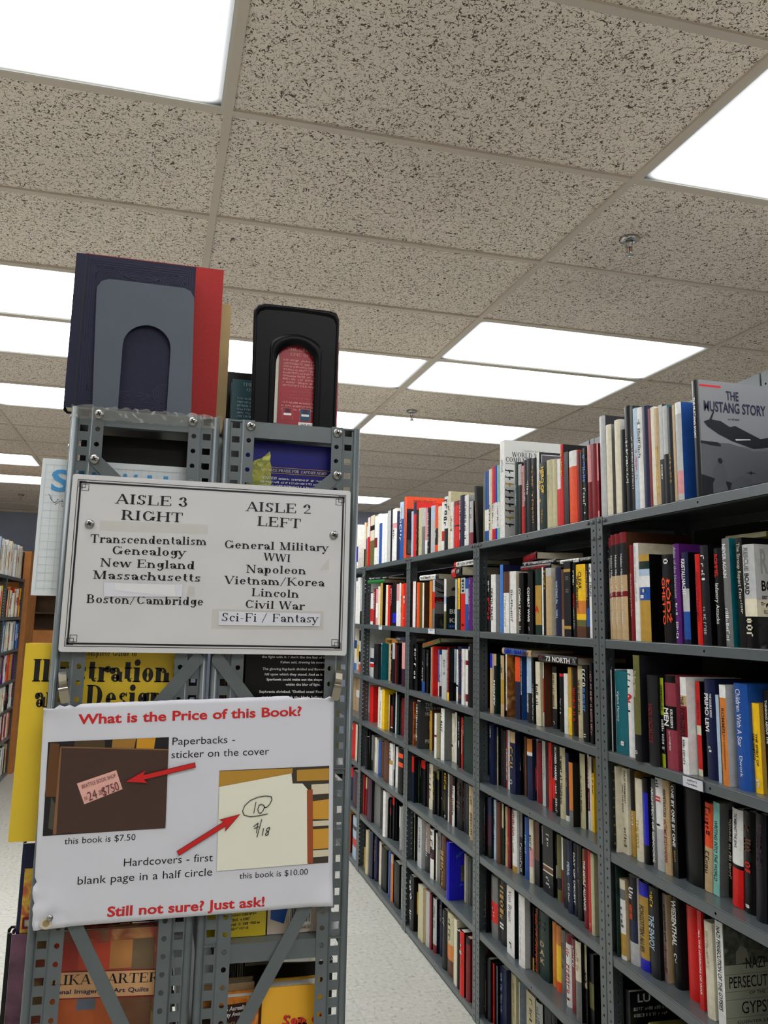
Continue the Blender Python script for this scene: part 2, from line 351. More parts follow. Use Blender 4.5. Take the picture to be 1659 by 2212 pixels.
for r in range(r0, r1+2):
    y = GY+r*TL
    for c in range(c0, c1+1):
        xa, xb = max(GX+c*2*TL+tb, X0), min(GX+(c+1)*2*TL-tb, X1)
        if Y0R < y < Y1R and xb > xa: t.box(xa, xb, y-tb, y+tb, CEIL-.0012, CEIL+.011, TBAR)
struct(t.build('trim_1'))
q = MB(); q.box(X0-.1, X1+.1, Y0R-.1, Y1R+.1, CEIL+.1, CEIL+.2, WALLP); o = struct(q.build('ceiling_slab'))
q = MB(); q.box(X0-.1, X0, Y0R, Y1R, 0, CEIL+.1, WALLP); struct(q.build('wall_left'))
q = MB(); q.box(X1, X1+.1, Y0R, Y1R, 0, CEIL+.1, WALLP); struct(q.build('wall_right'))
q = MB(); q.box(X0, X1, Y1R, Y1R+.1, 0, CEIL+.1, WALLM); struct(q.build('wall_back'))
q = MB(); q.box(X0, X1, Y0R-.1, Y0R, 0, CEIL+.1, WALLP); struct(q.build('wall_front'))
q = MB(); q.box(1.95, X1, 10.1, 10.25, 0, CEIL+.1, WALLM); struct(q.build('wall_partition'))
q = MB(); q.box(X0, X1, Y1R-.02, Y1R, CEIL-.035, CEIL, TBAR); struct(q.build('trim_2'))
# lamps
def lamp_material():
    m = bpy.data.materials.new('prismatic_diffuser_lit'); m.use_nodes = True; nt = m.node_tree; N = nt.nodes; L = nt.links
    N.remove(N['Principled BSDF']); e = N.new('ShaderNodeEmission'); e.inputs[0].default_value = (.965, .985, 1., 1); e.inputs[1].default_value = LAMP
    tc = N.new('ShaderNodeTexCoord'); sp = N.new('ShaderNodeSeparateXYZ'); L.new(tc.outputs['Object'], sp.inputs[0]); fs = []
    for k, (half, soft) in enumerate(((TL-.021, .075), (TL/2-.021, .035))):      # the tubes stop short of the lens edge
        a = N.new('ShaderNodeMath'); a.operation = 'ABSOLUTE'; L.new(sp.outputs[k], a.inputs[0])
        mr = N.new('ShaderNodeMapRange'); mr.interpolation_type = 'SMOOTHSTEP'; mr.inputs[1].default_value = half; mr.inputs[2].default_value = half-soft; mr.inputs[3].default_value = .07; mr.inputs[4].default_value = 1
        L.new(a.outputs[0], mr.inputs[0]); fs.append(mr.outputs[0])
    mm = N.new('ShaderNodeMath'); mm.operation = 'MULTIPLY'; L.new(fs[0], mm.inputs[0]); L.new(fs[1], mm.inputs[1])
    m2 = N.new('ShaderNodeMath'); m2.operation = 'MULTIPLY'; m2.inputs[1].default_value = LAMP; L.new(mm.outputs[0], m2.inputs[0]); L.new(m2.outputs[0], e.inputs[1])
    L.new(e.outputs[0], N['Material Output'].inputs[0]); return m
LIT = lamp_material(); FRAME = mat('lamp_frame_paint', (205, 202, 192), .4)
LN = {(-1,-1): 'lit ceiling panel overhead in front of the rack, its lower corner showing prism texture', (1,-1): 'lit ceiling panel over the first bay, beside the nearer sprinkler',
 (-1,2): 'lit ceiling panel behind the navy book, first of two side by side', (-1,3): 'lit ceiling panel behind the navy book, second of two side by side', (-1,5): 'lit ceiling panel low behind the navy book, single one beyond the paired panels',
 (0,3): 'lit ceiling panel seen on both sides of the black bookend', (0,5): 'lit ceiling panel just over the right rack corner behind the bookend',
 (1,2): 'lit ceiling panel over the shelves, front one of a touching pair', (1,3): 'lit ceiling panel over the shelves, rear one of a touching pair', (1,5): 'lit ceiling panel beyond the farther sprinkler, above the white aircraft book',
 (-2,9): 'small distant lit panel left of the white grid book, front one', (-2,11): 'small distant lit panel left of the white grid book, rear one', (1,11): 'small far lit panel above the far end of the shelves'}
for i, (c, r) in enumerate(LIGHTS):
    cx, cy = GX+(c+.5)*2*TL, GY+(r+.5)*TL; hx, hy = TL-tb, TL/2-tb
    L_ = thing('ceiling_light', LN.get((c, r), 'unseen ceiling panel added to light the room from behind or beside the camera'), 'ceiling light', (cx, cy, CEIL), 0, 'fluorescent ceiling panels')
    q = MB()
    for a in (-1, 1):
        q.box(-hx, hx, a*hy-.009 if a > 0 else -hy, hy if a > 0 else -hy+.009, -.001, .05, FRAME)
        q.box(a*hx-.009 if a > 0 else -hx, hx if a > 0 else -hx+.009, -hy+.009, hy-.009, -.001, .05, FRAME)
    q.build('frame', L_)
    q = MB(); q.box(-hx+.009, hx-.009, -hy+.009, hy-.009, .003, .03, LIT); q.build('diffuser', L_)
def sprinkler(x, y, label):
    s = thing('fire_sprinkler', label, 'sprinkler', (x, y, CEIL))
    q = MB(); q.lathe([(.036,0), (.035,-.004), (.027,-.009), (.02,-.011), (.016,-.008)], (0,0,0), EZ, CHROME, 24); q.build('escutcheon', s)
    q = MB(); q.lathe([(.012,-.006), (.012,-.02), (.009,-.022), (.009,-.028)], (0,0,0), EZ, CHROME, 12)
    for a in (-1, 1): q.strap((a*.0095,0,-.026), (a*.0085,0,-.05), .005, (0,1,0), .004, CHROME)
    q.lathe([(.004,-.046), (.009,-.05), (.003,-.054)], (0,0,0), EZ, CHROME, 10); q.build('sprinkler_frame', s)
    q = MB(); q.lathe([(.0025,-.027), (.003,-.036), (.0025,-.047)], (0,0,0), EZ, mat('red_bulb', (170, 60, 40), .2), 8); q.build('bulb', s)
    q = MB(); q.lathe([(.003,-.053), (.015,-.056), (.015,-.0575), (.003,-.058)], (0,0,0), EZ, CHROME, 14); q.build('deflector', s)
sprinkler(1.53, 2.37, 'chrome fire sprinkler on the speckled tile over the first bay')
sprinkler(1.545, 4.93, 'small chrome sprinkler between the paired panels and the next lit panel')
sprinkler(-1.62, 10.25, 'tiny far sprinkler near the blue grey wall')

# ------------------------------------------------------------------ grey steel shelving
PITCH = .0235
def post(mb, x, y, z1, sx, sy, w=.031, kind='small'):
    """slotted angle at the corner (x, y); flange one runs along y (direction sy), flange two along x (direction sx)"""
    zs = [.02+PITCH*k for k in range(int((z1-.02)/PITCH))]
    mb.holes((x, y, 0), (0, sy, 0), EZ, .002, w, 0, z1, zs, 'o', .0036, .0036, STEEL)
    mb.holes((x, y+sy*.001, 0), (sx, 0, 0), EZ, 0, .022, 0, z1, zs, 's', .004, .0034, STEEL)
    mb.holes((x, y+sy*.001, 0), (sx, 0, 0), EZ, .022, .046, 0, z1, [a+PITCH/2 for a in zs], 'o', .0035, .0035, STEEL)
def shelf(mb, xa, xb, ya, yb, z, face, lip=.026):
    """pressed steel shelf: deck, folded lips; the lip on the side `face` (-1 or +1 along x) is punched"""
    t = .0016
    mb.box(xa, xb, ya, yb, z-t, z, STEEL)
    xf, xr = (xa, xb) if face < 0 else (xb, xa)
    mb.holes((xf, ya, z-lip), EY, EZ, 0, .05, 0, lip, [lip*.5], 'o', .003, .003, STEEL)
    mb.holes((xf, ya, z-lip), EY, EZ, yb-ya-.05, yb-ya, 0, lip, [lip*.5], 'o', .003, .003, STEEL)
    m = (yb-ya)/2; mb.holes((xf, ya, z-lip), EY, EZ, m-.02, m+.02, 0, lip, [lip*.5], 'o', .0032, .0032, STEEL)
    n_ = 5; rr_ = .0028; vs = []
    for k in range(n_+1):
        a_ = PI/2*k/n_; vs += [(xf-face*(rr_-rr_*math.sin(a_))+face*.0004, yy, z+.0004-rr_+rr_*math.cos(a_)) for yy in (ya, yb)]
    mb.add(vs, [(2*k, 2*k+1, 2*k+3, 2*k+2) for k in range(n_)], mat('shelf_edge_highlight', (108, 116, 118), .22, 0, .7), True)  # bend strip in lighter, glossier steel: the highlight is put into the colour
    for a, b in ((.05, m-.02), (m+.02, yb-ya-.05)): mb.add([(xf,ya+a,z-lip),(xf,ya+b,z-lip),(xf,ya+b,z),(xf,ya+a,z)], [(0,1,2,3)], STEEL)
    mb.box(min(xf, xf-face*.012), max(xf, xf-face*.012), ya, yb, z-lip, z-lip+t, STEEL)
    mb.box(xr-t/2, xr+t/2, ya, yb, z-lip, z, STEEL)
    for y in (ya+t/2, yb-t/2): mb.box(xa, xb, y-t/2, y+t/2, z-lip, z, STEEL)
def bolt(mb, x, y, z, axis, r=.0062):
    mb.lathe([(r,0), (r,.002), (r*.75,.0042), (r*.3,.005)], (x, y, z), axis, mat('dark_bolt', (92, 94, 92), .4, .6), 10)
BACKS = SHADE_DARK
def unit(label, face, xf, ya, yb, depth, zs, top, group):
    """one bay of shelving between y=ya and y=yb with its open face at x=xf, looking along x*face"""
    U_ = thing('shelving_unit', label, 'shelving unit', (0, 0, 0), 0, group); d = -face*depth
    for yy, sy in ((ya, 1), (yb, -1)):
        for xx, sx in ((xf, -face), (xf+d, face)):
            q = MB(); post(q, xx, yy+sy*.0006, top, sx, sy); q.build('upright_post', U_, .0014)
    x_in = sorted((xf-face*.0012, xf+d+face*.0012))
    for z in zs:
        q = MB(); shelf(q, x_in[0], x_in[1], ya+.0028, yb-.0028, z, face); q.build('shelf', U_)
    q = MB(); xb_ = xf+d*(.9 if face > 0 and xf > 1.8 else 1); q.box(min(xb_, xb_-face*.002), max(xb_, xb_-face*.002), ya+.034, yb-.034, .03, top-.03, BACKS); q.build('back_panel', U_)  # added sheet across the open back, coloured like the shade inside
    for yy in (ya+.017, yb-.017):
        for z in (zs[0]-.012, zs[0]-.06): q = MB(); bolt(q, xf+face*.001, yy, z, (face, 0, 0)); q.build('bolt', U_)
    for yy in (ya+.046, yb-.046): q = MB(); bolt(q, xf+face*.0004, yy, zs[0]-.012, (face, 0, 0), .005); q.build('bolt', U_)
    return U_
XB = 1.227; JO = [1.197, 2.112, 3.030, 3.93, 4.845, 5.76]
SZ = [EYE+z for z in (.298, -.047, -.348, -.608, -.866, -1.13, -1.418)]
NTH = ['first', 'second', 'third', 'fourth', 'fifth', 'sixth', 'seventh']
for i in range(5):
    unit(['grey steel shelving bay with the aircraft cover on top, cut by the right picture edge', 'grey steel shelving bay under the white combat aircraft book', 'grey steel shelving bay under the tall orange red journal',
          'grey steel shelving bay holding the lying green book', 'farthest grey steel shelving bay, half hidden by the sign rack'][i], -1, XB, JO[i], JO[i+1], .30, SZ, SZ[0]+.001, 'right hand shelving bays')
# taller case standing back to back with it
TZ = EYE+.697
for a, b, s in ((.0, 1.86, 'nearer'), (1.86, 2.79, 'middle'), (2.79, 3.72, 'farther')):
    unit('taller grey case behind the top row of books, %s length of it' % s, 1, 1.90, a+.002, b-.002, .30, [TZ, TZ-.33, TZ-.75, TZ-1.15, TZ-1.6], TZ+.001, 'tall cases behind the bays')
# little card holders on the lips
def card(y, z, w, label, lines):
    k = thing('shelf_label', label, 'label', (XB-.0012, y, z))
    q = MB(); q.box(-.0015, 0, -w/2, w/2, -.0125, .0125, mat('label_frame', (70, 74, 76), .5)); q.build('holder', k)
    q = MB(); q.box(-.0022, -.0015, -w/2+.002, w/2-.002, -.0112, .0112, WHITEPAPER); q.build('card', k)
    q = MB(); r = random.Random(2)
    for j in range(lines): scribble(q, (-.0024, w*.28, .003-.0085*j), (0,-1,0), EZ, w*.5, .0045, BLACKINK, r)
    if lines: q.build('print', k)
card(1.71, SZ[2]-.0128, .075, 'white label card on the third shelf lip of the first bay', 2)
card(3.56, SZ[1]-.0128, .095, 'white label card on a shelf lip under the moustached man cover', 1)
card(4.43, SZ[1]-.0128, .075, 'white label card on a shelf lip below the lying green book', 1)

TABLE = r"""
1 0 .012 2.0704 .0318 .2977 0 G K -
1 0 .012 2.0394 .0298 .2644 0 i g -
1 0 .012 1.9933 .0298 .2682 0 i w -
1 0 .012 1.9722 .0205 .2342 0 k K -
1 0 .012 1.9437 .0264 .2952 0 k k -|~ .3 .75 w
1 0 .012 1.9291 .0141 .2916 0 k k -|~ .3 .8 w
1 0 .012 1.9092 .0194 .2812 0 l B -|~ .4 .7 o
1 0 .012 1.8851 .0236 .2773 0 w b -|~ .1 .5 k
1 0 .012 1.8596 .0251 .2742 0 b b -
1 0 .012 1.8471 .012 .2635 0 R R -
1 0 .012 1.8305 .0162 .2644 0 i i -
1 0 .012 1.8117 .0183 .2571 0 t k -|~ .4 .9 y
1 0 .012 1.7956 .0157 .2615 0 G,.55-1:k k -|STORY .6 .75 w
1 0 .012 1.7752 .0199 .2541 0 G,.5-1:K q -
1 0 .012 1.7548 .02 .2462 0 K q -|~ .5 .8 Y
1 0 .012 1.7443 .0101 .248 0 t t -
1 0 .012 1.7176 .0254 .2488 0 G,.7-.93:m,0-.12:w B -
1 0 .012 1.6506 .0209 .2872 0 k g MUSTANG|THE MUSTANG STORY .15 .5 w
1 1 .012 2.07 .006 .1057 0 k k -|~ .1 .5 g
1 1 .012 2.0612 .0084 .2826 0 t,0-.1:R,.1-.4:K,.55-.6:R n -|Hidden History of the Kovno Ghetto .2 .86 w .5
1 1 .012 2.0396 .021 .2899 0 t,0-.1:R,.1-.4:K,.55-.6:R n -|Hidden History of the Kovno Ghetto .2 .86 w .5
1 1 .012 2.0132 .0259 .2907 0 t,0-.1:R,.1-.4:K,.55-.6:R n -|Hidden History of the Kovno Ghetto .2 .86 w .45
1 1 .012 1.9792 .0335 .2924 0 t,0-.1:R,.1-.4:K,.55-.6:R n -|Hidden History of the Kovno Ghetto .2 .86 w .35
1 1 .012 1.9462 .0194 .2542 0 R n -|We Are Children Just the Same .3 .75 m .5
1 1 .012 1.9232 .0224 .2577 0 w i -|RESCUERS .03 .22 G|~ .25 .6 G .3
1 1 .012 1.8751 .0477 .2247 0 Y,.08-.17:E,.17-.25:l,.25-.38:w,.38-.53:B k -|~ .4 .44 w|~ .47 .51 w
1 1 .012 1.772 .0476 .2179 0 k k -|ŁÓDŹ .28 .78 o .38 .68|GHETTO .26 .8 o .3 .28|~ .05 .2 w
1 1 .012 1.748 .0236 .2416 0 p p -|Atlas of the Holocaust .03 .55 G .5|~ .6 .95 w
1 1 .012 1.7145 .0253 .2185 0 b,.4-.65:G,.65-.95:B k -|KRISTALLNACHT .07 .47 w .6
1 1 .012 1.6707 .0184 .2114 0 r k -|WALKING WITH THE DAMNED .2 .75 R .6
1 1 .012 1.6401 .0291 .2296 0 K k -|~ .1 .15 w|~ .18 .22 w|~ .25 .3 w|~ .33 .37 w|~ .6 .9 G .3
1 1 .012 1.5928 .0273 .2198 0 k k -|ROMMEL .06 .3 r .5|Infantry Attacks .36 .78 w .5
1 1 .012 1.5665 .0241 .2397 0 g q -|NEVER AGAIN .05 .37 w .55|~ .65 .95 w
1 1 .012 1.5256 .0201 .2379 0 k k -|The Stroop Report .05 .45 i .6|~ .47 .7 i
1 1 .012 1.4883 .0369 .2205 0 G,.53-.7:i,.7-1:k k RESCUE|RESCUE .03 .26 g .4|BOARD .28 .49 k .4|~ .72 .9 i .5
1 2 .0116 2.07 .006 .2179 0 G k -
1 2 .0214 2.0636 .006 .2204 0 w w -
1 2 .0164 2.0019 .0581 .2175 0 q q -|Vigilant Memory .25 .62 w .22 .25|~ .85 .95 w
1 2 .0137 1.968 .0271 .225 0 w w -|~ .05 .1 k|~ .12 .16 k|~ .19 .23 k|? .28 .38 r .9|~ .47 .5 k
1 2 -.004 1.9094 .0293 .265 0 v,.75-1:K K -|To Bear Witness .15 .4 i .5|~ .9 .95 w
1 2 .0019 1.8417 .0446 .2185 0 K k -|HOLOCAUST .32 .76 R .45
1 2 .0087 1.8279 .0133 .2144 0 Z,.42-.85:k k -|SEMPRUN .08 .37 K .6|~ .45 .8 w .7
1 2 .0128 1.7835 .044 .2228 0 M,0-.08:k,.33-.58:k M -|KRUEGER'S .36 .56 w .25 .75|MEN .35 .55 w .5 .3|~ .6 .8 w .15
1 2 .0305 1.7771 .006 .2118 0 w,.8-1:k k -
1 2 .0101 1.7392 .023 .2219 0 w,.19-.3:t,.3-.62:R w -|THE .2 .29 k .6|FORGERS .32 .62 k .75|~ .65 .9 k .3
1 2 .031 1.7172 .0161 .2142 0 r,.47-.57:i,.93-1:i k -|~ .2 .4 R
1 2 .0324 1.664 .0381 .2224 0 b b -|PRIMO LEVI .14 .53 w .4 .4|THE DOUBLE BOND .14 .38 w .22 .75|~ .67 .75 w .3
1 2 .0222 1.6394 .011 .1915 0 l g -
1 2 .014 1.6047 .0207 .2157 0 O,0-.13:w G -|ROMMEL .23 .5 n .55|~ .5 .85 n .2
1 2 .0255 1.5487 .0423 .2223 0 B B -|Children With A Star .05 .6 w .4|Dwork .68 .88 w .25
1 2 .034 1.5259 .0224 .1844 0 y Y -|THE SPIRIT OF .34 .7 k .32 .66|THE GHETTO .34 .64 k .32 .28|~ .85 .93 w
1 2 .0448 1.5072 .0183 .2142 0 k k -|THINKING ABOUT THE .1 .52 w .4|~ .55 .75 R
1 3 .0163 2.07 .006 .2211 0 i i -|NAZI GERMANY .03 .42 k .3 .6|AND THE JEWS .2 .53 k .25 .25|~ .7 .95 n
1 3 .0326 2.0414 .0282 .2196 0 i i -|NAZI GERMANY .03 .42 k .3 .65|AND THE JEWS .2 .53 k .25 .25|~ .7 .95 n
1 3 .0419 2.0213 .0196 .2172 0 k,.47-1:Y Y -|~ .47 .65 w .4
1 3 .0349 1.9764 .0306 .2043 0 i i -|THE JEWS .5 .85 Y .4
1 3 .0373 1.9539 .0222 .2104 0 k,.17-.78:V k -|~ .25 .7 L .2
1 3 .0484 1.9475 .006 .2084 0 G G -
1 3 .0434 1.9285 .0181 .2131 0 g g -|ARCHITECT OF GENOCIDE .1 .95 w .6
1 3 .0414 1.8949 .0301 .2209 0 w,.55-1:G i -|~ .02 .1 k|~ .2 .27 r .7|~ .5 .54 k
1 3 .0397 1.8663 .0249 .2218 0 t t -|PERPETRATORS .1 .4 K .5|VICTIMS BYSTANDERS .42 .88 R .5
1 3 .0436 1.8437 .0222 .2176 0 k k -|ONE BY ONE BY ONE .02 .68 w .6|~ .72 .85 Y .3
1 3 .0556 1.765 .0649 .2161 0 k k -
1 3 .0553 1.7336 .0284 .1976 4 t,.0-.5:o n -|~ .05 .4 R .6|~ .55 .8 k
1 3 .0536 1.708 .0218 .205 4 Q g -|WRITING INTO THE WORLD .2 .85 K .6
1 3 .0773 1.6958 .0118 .1901 4 k k -|~ .1 .8 i .7
1 3 .0523 1.6278 .0353 .2072 4 w,.57-.61:k,.61-1:r k -|THE WAR .05 .16 K .3|AGAINST THE JEWS .1 .4 k .25
1 3 .0517 1.5905 .0346 .21 4 k k -|~ .1 .4 n .6|~ .5 .6 r .5|~ .92 .97 w
1 3 .0409 1.5444 .0314 .2167 4 K k -|~ .1 .5 P .4
1 4 .0106 2.07 .006 .2247 0 E E -
1 4 .0193 2.0434 .0262 .195 0 w,.0-.12:i,.12-.25:g,.68-.95:Y t -|~ .35 .6 g .6
1 4 .0298 2.0044 .0386 .2124 0 K,.5-.75:b,.75-1:G w -|~ .13 .3 w .5|ALBERT SPEER .33 .5 o .4
1 4 .0359 1.9647 .0393 .2097 0 V,.16-.87:Y b -|FORGOTTEN ALLIES .27 .8 k .5
1 4 .037 1.921 .0433 .2102 0 K k -|THE ENVOY .32 .7 l .6|~ .05 .25 y .3
1 4 .0474 1.9031 .0175 .2023 0 T t -|~ .1 .55 K .5|~ .6 .9 R .5
1 4 .0555 1.8627 .0297 .2074 0 k K -|WIESENTHAL .05 .55 w .7|~ .6 .75 w
1 4 .0559 1.7967 .0392 .2054 0 r r -
1 4 .0408 1.7609 .0142 .2116 0 r r -|ALL THE HORRORS OF WAR .2 .85 w .5
1 4 .0478 1.7545 .006 .2087 0 G,0-.25:k k -
1 4 .0359 1.7164 .027 .2009 0 i i -|~ .1 .5 t .3
1 4 .0333 1.6772 .0245 .2148 0 w G GYPSIES|NAZI PERSECUTION OF THE GYPSIES .05 .85 k .6
2 0 .012 2.9727 .0158 .2771 0 v w -
2 0 .012 2.951 .0208 .2774 0 B,.55-.85:w i -
2 0 .012 2.9296 .0205 .2773 0 B,.55-.85:w i -
2 0 .012 2.901 .0278 .28 0 i i -|~ .5 .85 k
2 0 .012 2.8704 .0298 .2835 0 r,.5-.85:w i -|~ .5 .8 k
2 0 .012 2.8517 .0179 .2843 0 V,.5-.85:w i -
2 0 .012 2.8268 .0241 .2822 0 Q,.5-.85:w w -|~ .5 .85 k
2 0 .012 2.7836 .0409 .3714 0 w G AIRCRAFT|~ .2 .35 G
2 0 .012 2.6642 .0275 .2654 0 E k -|~ .3 .6 l
2 0 .012 2.6358 .027 .2523 0 G,.3-1:K k -
2 0 .012 2.6141 .0203 .2433 0 m,.6-1:r k -|~ .1 .6 R
2 0 .012 2.5948 .0186 .26 0 k k -|~ .05 .12 r|~ .4 .6 w
2 0 .012 2.5582 .0359 .2596 0 K k -|~ .3 .5 w
2 0 .012 2.5174 .0395 .254 0 k k -|~ .1 .9 Y .4
2 0 .012 2.4961 .0193 .2694 0 w K FRAME
2 0 .012 2.4433 .0483 .2264 0 E k -|HERO OF .06 .46 y .5 .65|~ .1 .6 y .4 .2|~ .7 .9 Y .3
2 0 .012 2.402 .0395 .2271 0 I i -|~ .2 .6 t .2
2 0 .012 2.3724 .0284 .2236 0 I I -
2 0 .012 2.3469 .0226 .2198 0 w,.45-1:r r -
2 0 .012 2.3264 .02 .2627 0 r k -|~ .08 .4 y .6
2 0 .012 2.2956 .0296 .2336 0 K k -
2 0 .012 2.2414 .0487 .2278 0 o,.0-.22:w o -
2 0 .012 2.2224 .0174 .2226 0 R R -
2 0 .012 2.2047 .0171 .2178 0 k R -
2 0 .012 2.1802 .0235 .2231 0 k k -|~ .1 .5 L .7|~ .55 .8 w .6|~ .88 .95 w
2 0 .012 2.1542 .0225 .2272 0 m,.5-1:R R -
2 0 .012 2.1224 .0308 .2244 0 R R -
2 0 .012 2.114 .008 .2231 0 m,.5-.9:R R -
2 1 .012 2.9121 .028 .2131 0 k k -|~ .1 .3 w|~ .4 .8 r .7
2 1 .012 2.868 .0434 .2146 0 w G -|DEATH TRAPS .24 .8 k .5|~ .45 .8 m .2 .15
2 1 .012 2.7997 .0275 .2473 0 L b -
2 1 .012 2.7467 .0494 .2199 0 w,.0-.35:n G -|~ .4 .9 G .3
2 1 .012 2.6888 .051 .2187 0 w i -|~ .3 .85 g .3
2 1 .012 2.6267 .0376 .2099 0 k k -|COMBAT WWII .25 .8 w .5|~ .88 .95 G
2 1 .012 2.5548 .0389 .2108 0 k k -|COMBAT WWII .25 .8 w .5|~ .88 .95 G
2 1 .012 2.4911 .0456 .2162 0 E,.25-.85:Y k -|A .55 .66 r .5
2 1 .012 2.4777 .0098 .2213 0 w w -
2 1 .012 2.4622 .0149 .2207 0 k k -|~ .05 .35 y .7
2 1 .012 2.4212 .0376 .2165 0 t,.0-.12:G i -
2 1 .012 2.3537 .0374 .2152 0 b k -|WRITING IN .2 .53 l .4|WILL .62 .75 l .35
2 1 .012 2.3375 .0152 .2079 0 n,.75-1:t n -
2 1 .012 2.2945 .0425 .2304 0 K,.1-.14:Y,.86-.9:Y k -|~ .2 .25 g|~ .37 .42 g
2 1 .012 2.2598 .0197 .2228 0 k k -|~ .1 .3 w|~ .35 .6 r .5|~ .6 .9 w .3
2 1 .012 2.2023 .0565 .2169 0 y,.5-.68:O,.68-.76:y,.76-.85:v,.85-1:n k -|CLEAR .1 .34 K .35 .6|THE BRIDGES .15 .6 K .3 .28
2 1 .012 2.1823 .0176 .216 0 K,.6-.85:B k -|~ .1 .5 m
2 1 .012 2.1677 .0137 .2163 0 w k -|~ .05 .45 K .8
2 2 .0263 2.9347 .0215 .2187 0 t,.0-.24:V i -
2 2 .0334 2.9133 .0211 .2197 0 k,.0-.2:t E -|MONTY .44 .86 w .8
2 2 .0319 2.8391 .0303 .2174 0 t,.4-.8:Y k -|~ .1 .3 k
2 2 .0372 2.8259 .0127 .2227 0 i,.9-1:k O -|SOLDIERS OF CITIZENS .3 .85 k .5
2 2 .0544 2.7511 .0411 .2176 0 o,.4-1:b k -
2 2 .0572 2.7412 .0095 .2245 0 k B -|AIRBORNE ESPIONAGE .05 .62 w .7
2 2 .0523 2.6552 .0354 .2214 0 l,.55-1:K k -|RENDEZVOUS WITH DESTINY .3 .85 w .35
2 2 .0507 2.6333 .0161 .2217 0 k k -|~ .4 .95 w
2 2 .0459 2.5741 .033 .2095 -1 i I -|~ .35 .7 k .5
2 2 .055 2.5677 .006 .2089 0 w,.25-.78:r n -
2 2 .0702 2.5059 .0292 .1982 0 K,.1-.68:I k -|HITLER'S LAST OFFENSIVE .12 .66 K .5|~ .88 .95 w
2 2 .0563 2.4343 .0252 .1811 0 k,0-.05:r k -|~ .4 .7 G
2 2 .051 2.3955 .0251 .1834 0 w w -
2 2 .052 2.3742 .0208 .2054 0 Y,.6-1:y Y -
2 2 .0569 2.3454 .0276 .2022 0 k r -|~ .22 .78 r .5
2 2 .0542 2.3087 .0279 .2217 0 I k -|THE SECRET HISTORY .22 .7 k .5
2 2 .0284 2.2297 .0304 .219 0 k k -|~ .05 .3 w .6|PURSUIT .3 .61 L .6|~ .9 .97 w
2 2 .0228 2.1949 .0159 .2285 0 k k -|~ .1 .9 m .6
2 3 .0391 2.9544 .0396 .2171 0 b b -|~ .05 .25 w .3 .25|~ .35 .6 g .2 .2
2 3 .0525 2.9429 .0111 .2083 0 I,.0-.15:g k -|~ .15 .7 k .4
2 3 .0623 2.9224 .0201 .2052 0 k k -
2 3 .0623 2.8971 .0246 .2007 0 K k -|~ .3 .6 n
2 3 .059 2.8721 .0142 .2063 0 R w -|~ .3 .85 w .6
2 3 .0623 2.8617 .01 .2075 0 w w -|~ .3 .8 m
2 3 .0492 2.785 .0457 .2118 0 b,.0-.18:t b -|~ .25 .7 Y .6|~ .78 .9 G .5
2 3 .0673 2.778 .0066 .2063 0 k k -|A .45 .6 w .7|~ .4 .6 G
2 3 .0755 2.7685 .0091 .204 0 k k -|~ .3 .6 g
2 3 .0744 2.7468 .0175 .2008 0 n k -
2 3 .068 2.6872 .0416 .2014 0 b,.0-.22:O,.22-.28:w b -
2 3 .0792 2.6808 .006 .1968 0 k,.45-.83:r k -
2 3 .0813 2.6744 .006 .204 0 w w -|~ .2 .6 r
2 3 .0773 2.6349 .035 .1968 0 R R -
2 3 .0717 2.5961 .0235 .2074 0 G g -|~ .2 .6 g
2 3 .0619 2.5317 .022 .2125 0 r r -|~ .2 .6 R .5
2 3 .0635 2.5128 .0185 .211 0 k,.5-.8:r k -|~ .1 .45 R
2 3 .0528 2.4613 .0302 .2145 0 k k -|BOMBER HARRIS .03 .5 w .55|~ .55 .95 w .4
2 3 .0521 2.4222 .0352 .214 0 I k -|SUMMIT AT TEHERAN .12 .8 k .5
2 3 .0515 2.3984 .0216 .2017 0 b,.92-1:w b -|~ .3 .5 Y
2 3 .0309 2.3364 .0233 .1845 0 O,.75-1:g k -
2 3 .0548 2.3045 .0315 .2141 0 I k -|~ .3 .8 k .25
2 3 .0625 2.2938 .0103 .2146 0 w,.45-.75:R k -|~ .05 .4 r .6|~ .48 .73 w
2 3 .0627 2.2806 .0125 .2107 0 i i -
2 3 .062 2.2675 .0115 .2083 0 y,.0-.2:k y -|~ .1 .5 k .7
2 4 .0187 2.988 .006 .2089 0 k k -|~ .15 .5 w .4|~ .5 .8 r .6
2 4 .0289 2.9521 .0355 .2121 0 k,.0-.3:b,.3-.8:P k -
2 4 .0388 2.9308 .0209 .208 0 l l -|~ .1 .5 g .5|~ .6 .7 K .8
2 4 .0324 2.882 .0324 .2097 0 n n -
2 4 .0397 2.8674 .0142 .2087 0 E,.0-.4:I E -
2 4 .0463 2.8481 .019 .2012 0 t t -|THE MAN WHO TOLD .2 .78 k .5
2 4 .0475 2.8262 .0215 .2015 0 R k -|~ .3 .8 r .6
2 4 .0523 2.8191 .0067 .1981 0 n k -|~ .1 .9 Y
2 4 .0486 2.7725 .0372 .205 0 w,.9-1:Y w -|HITLERLAND .0 .42 R .6|~ .45 .7 k .2
2 4 .0571 2.7472 .0249 .2044 0 k,.0-.4:g k -|~ .5 .95 w .6
2 4 .0588 2.7003 .0313 .1989 0 B k -|~ .3 .6 l .4
2 4 .0553 2.6606 .0293 .2006 0 i,.45-.75:m i -|~ .25 .5 k .5
2 4 .0593 2.6229 .0373 .1997 0 n,.6-1:k k -
2 4 .0682 2.6151 .0074 .1934 0 G,.3-1:K k -|~ .1 .3 k
2 4 .057 2.5227 .0695 .203 0 k,.58-.6:i,.6-.67:n,.67-.69:i k -|~ .75 .95 G .4|~ .05 .3 w .3
2 4 .0673 2.5149 .0074 .1949 0 k,.5-.7:G k -|~ .1 .4 G
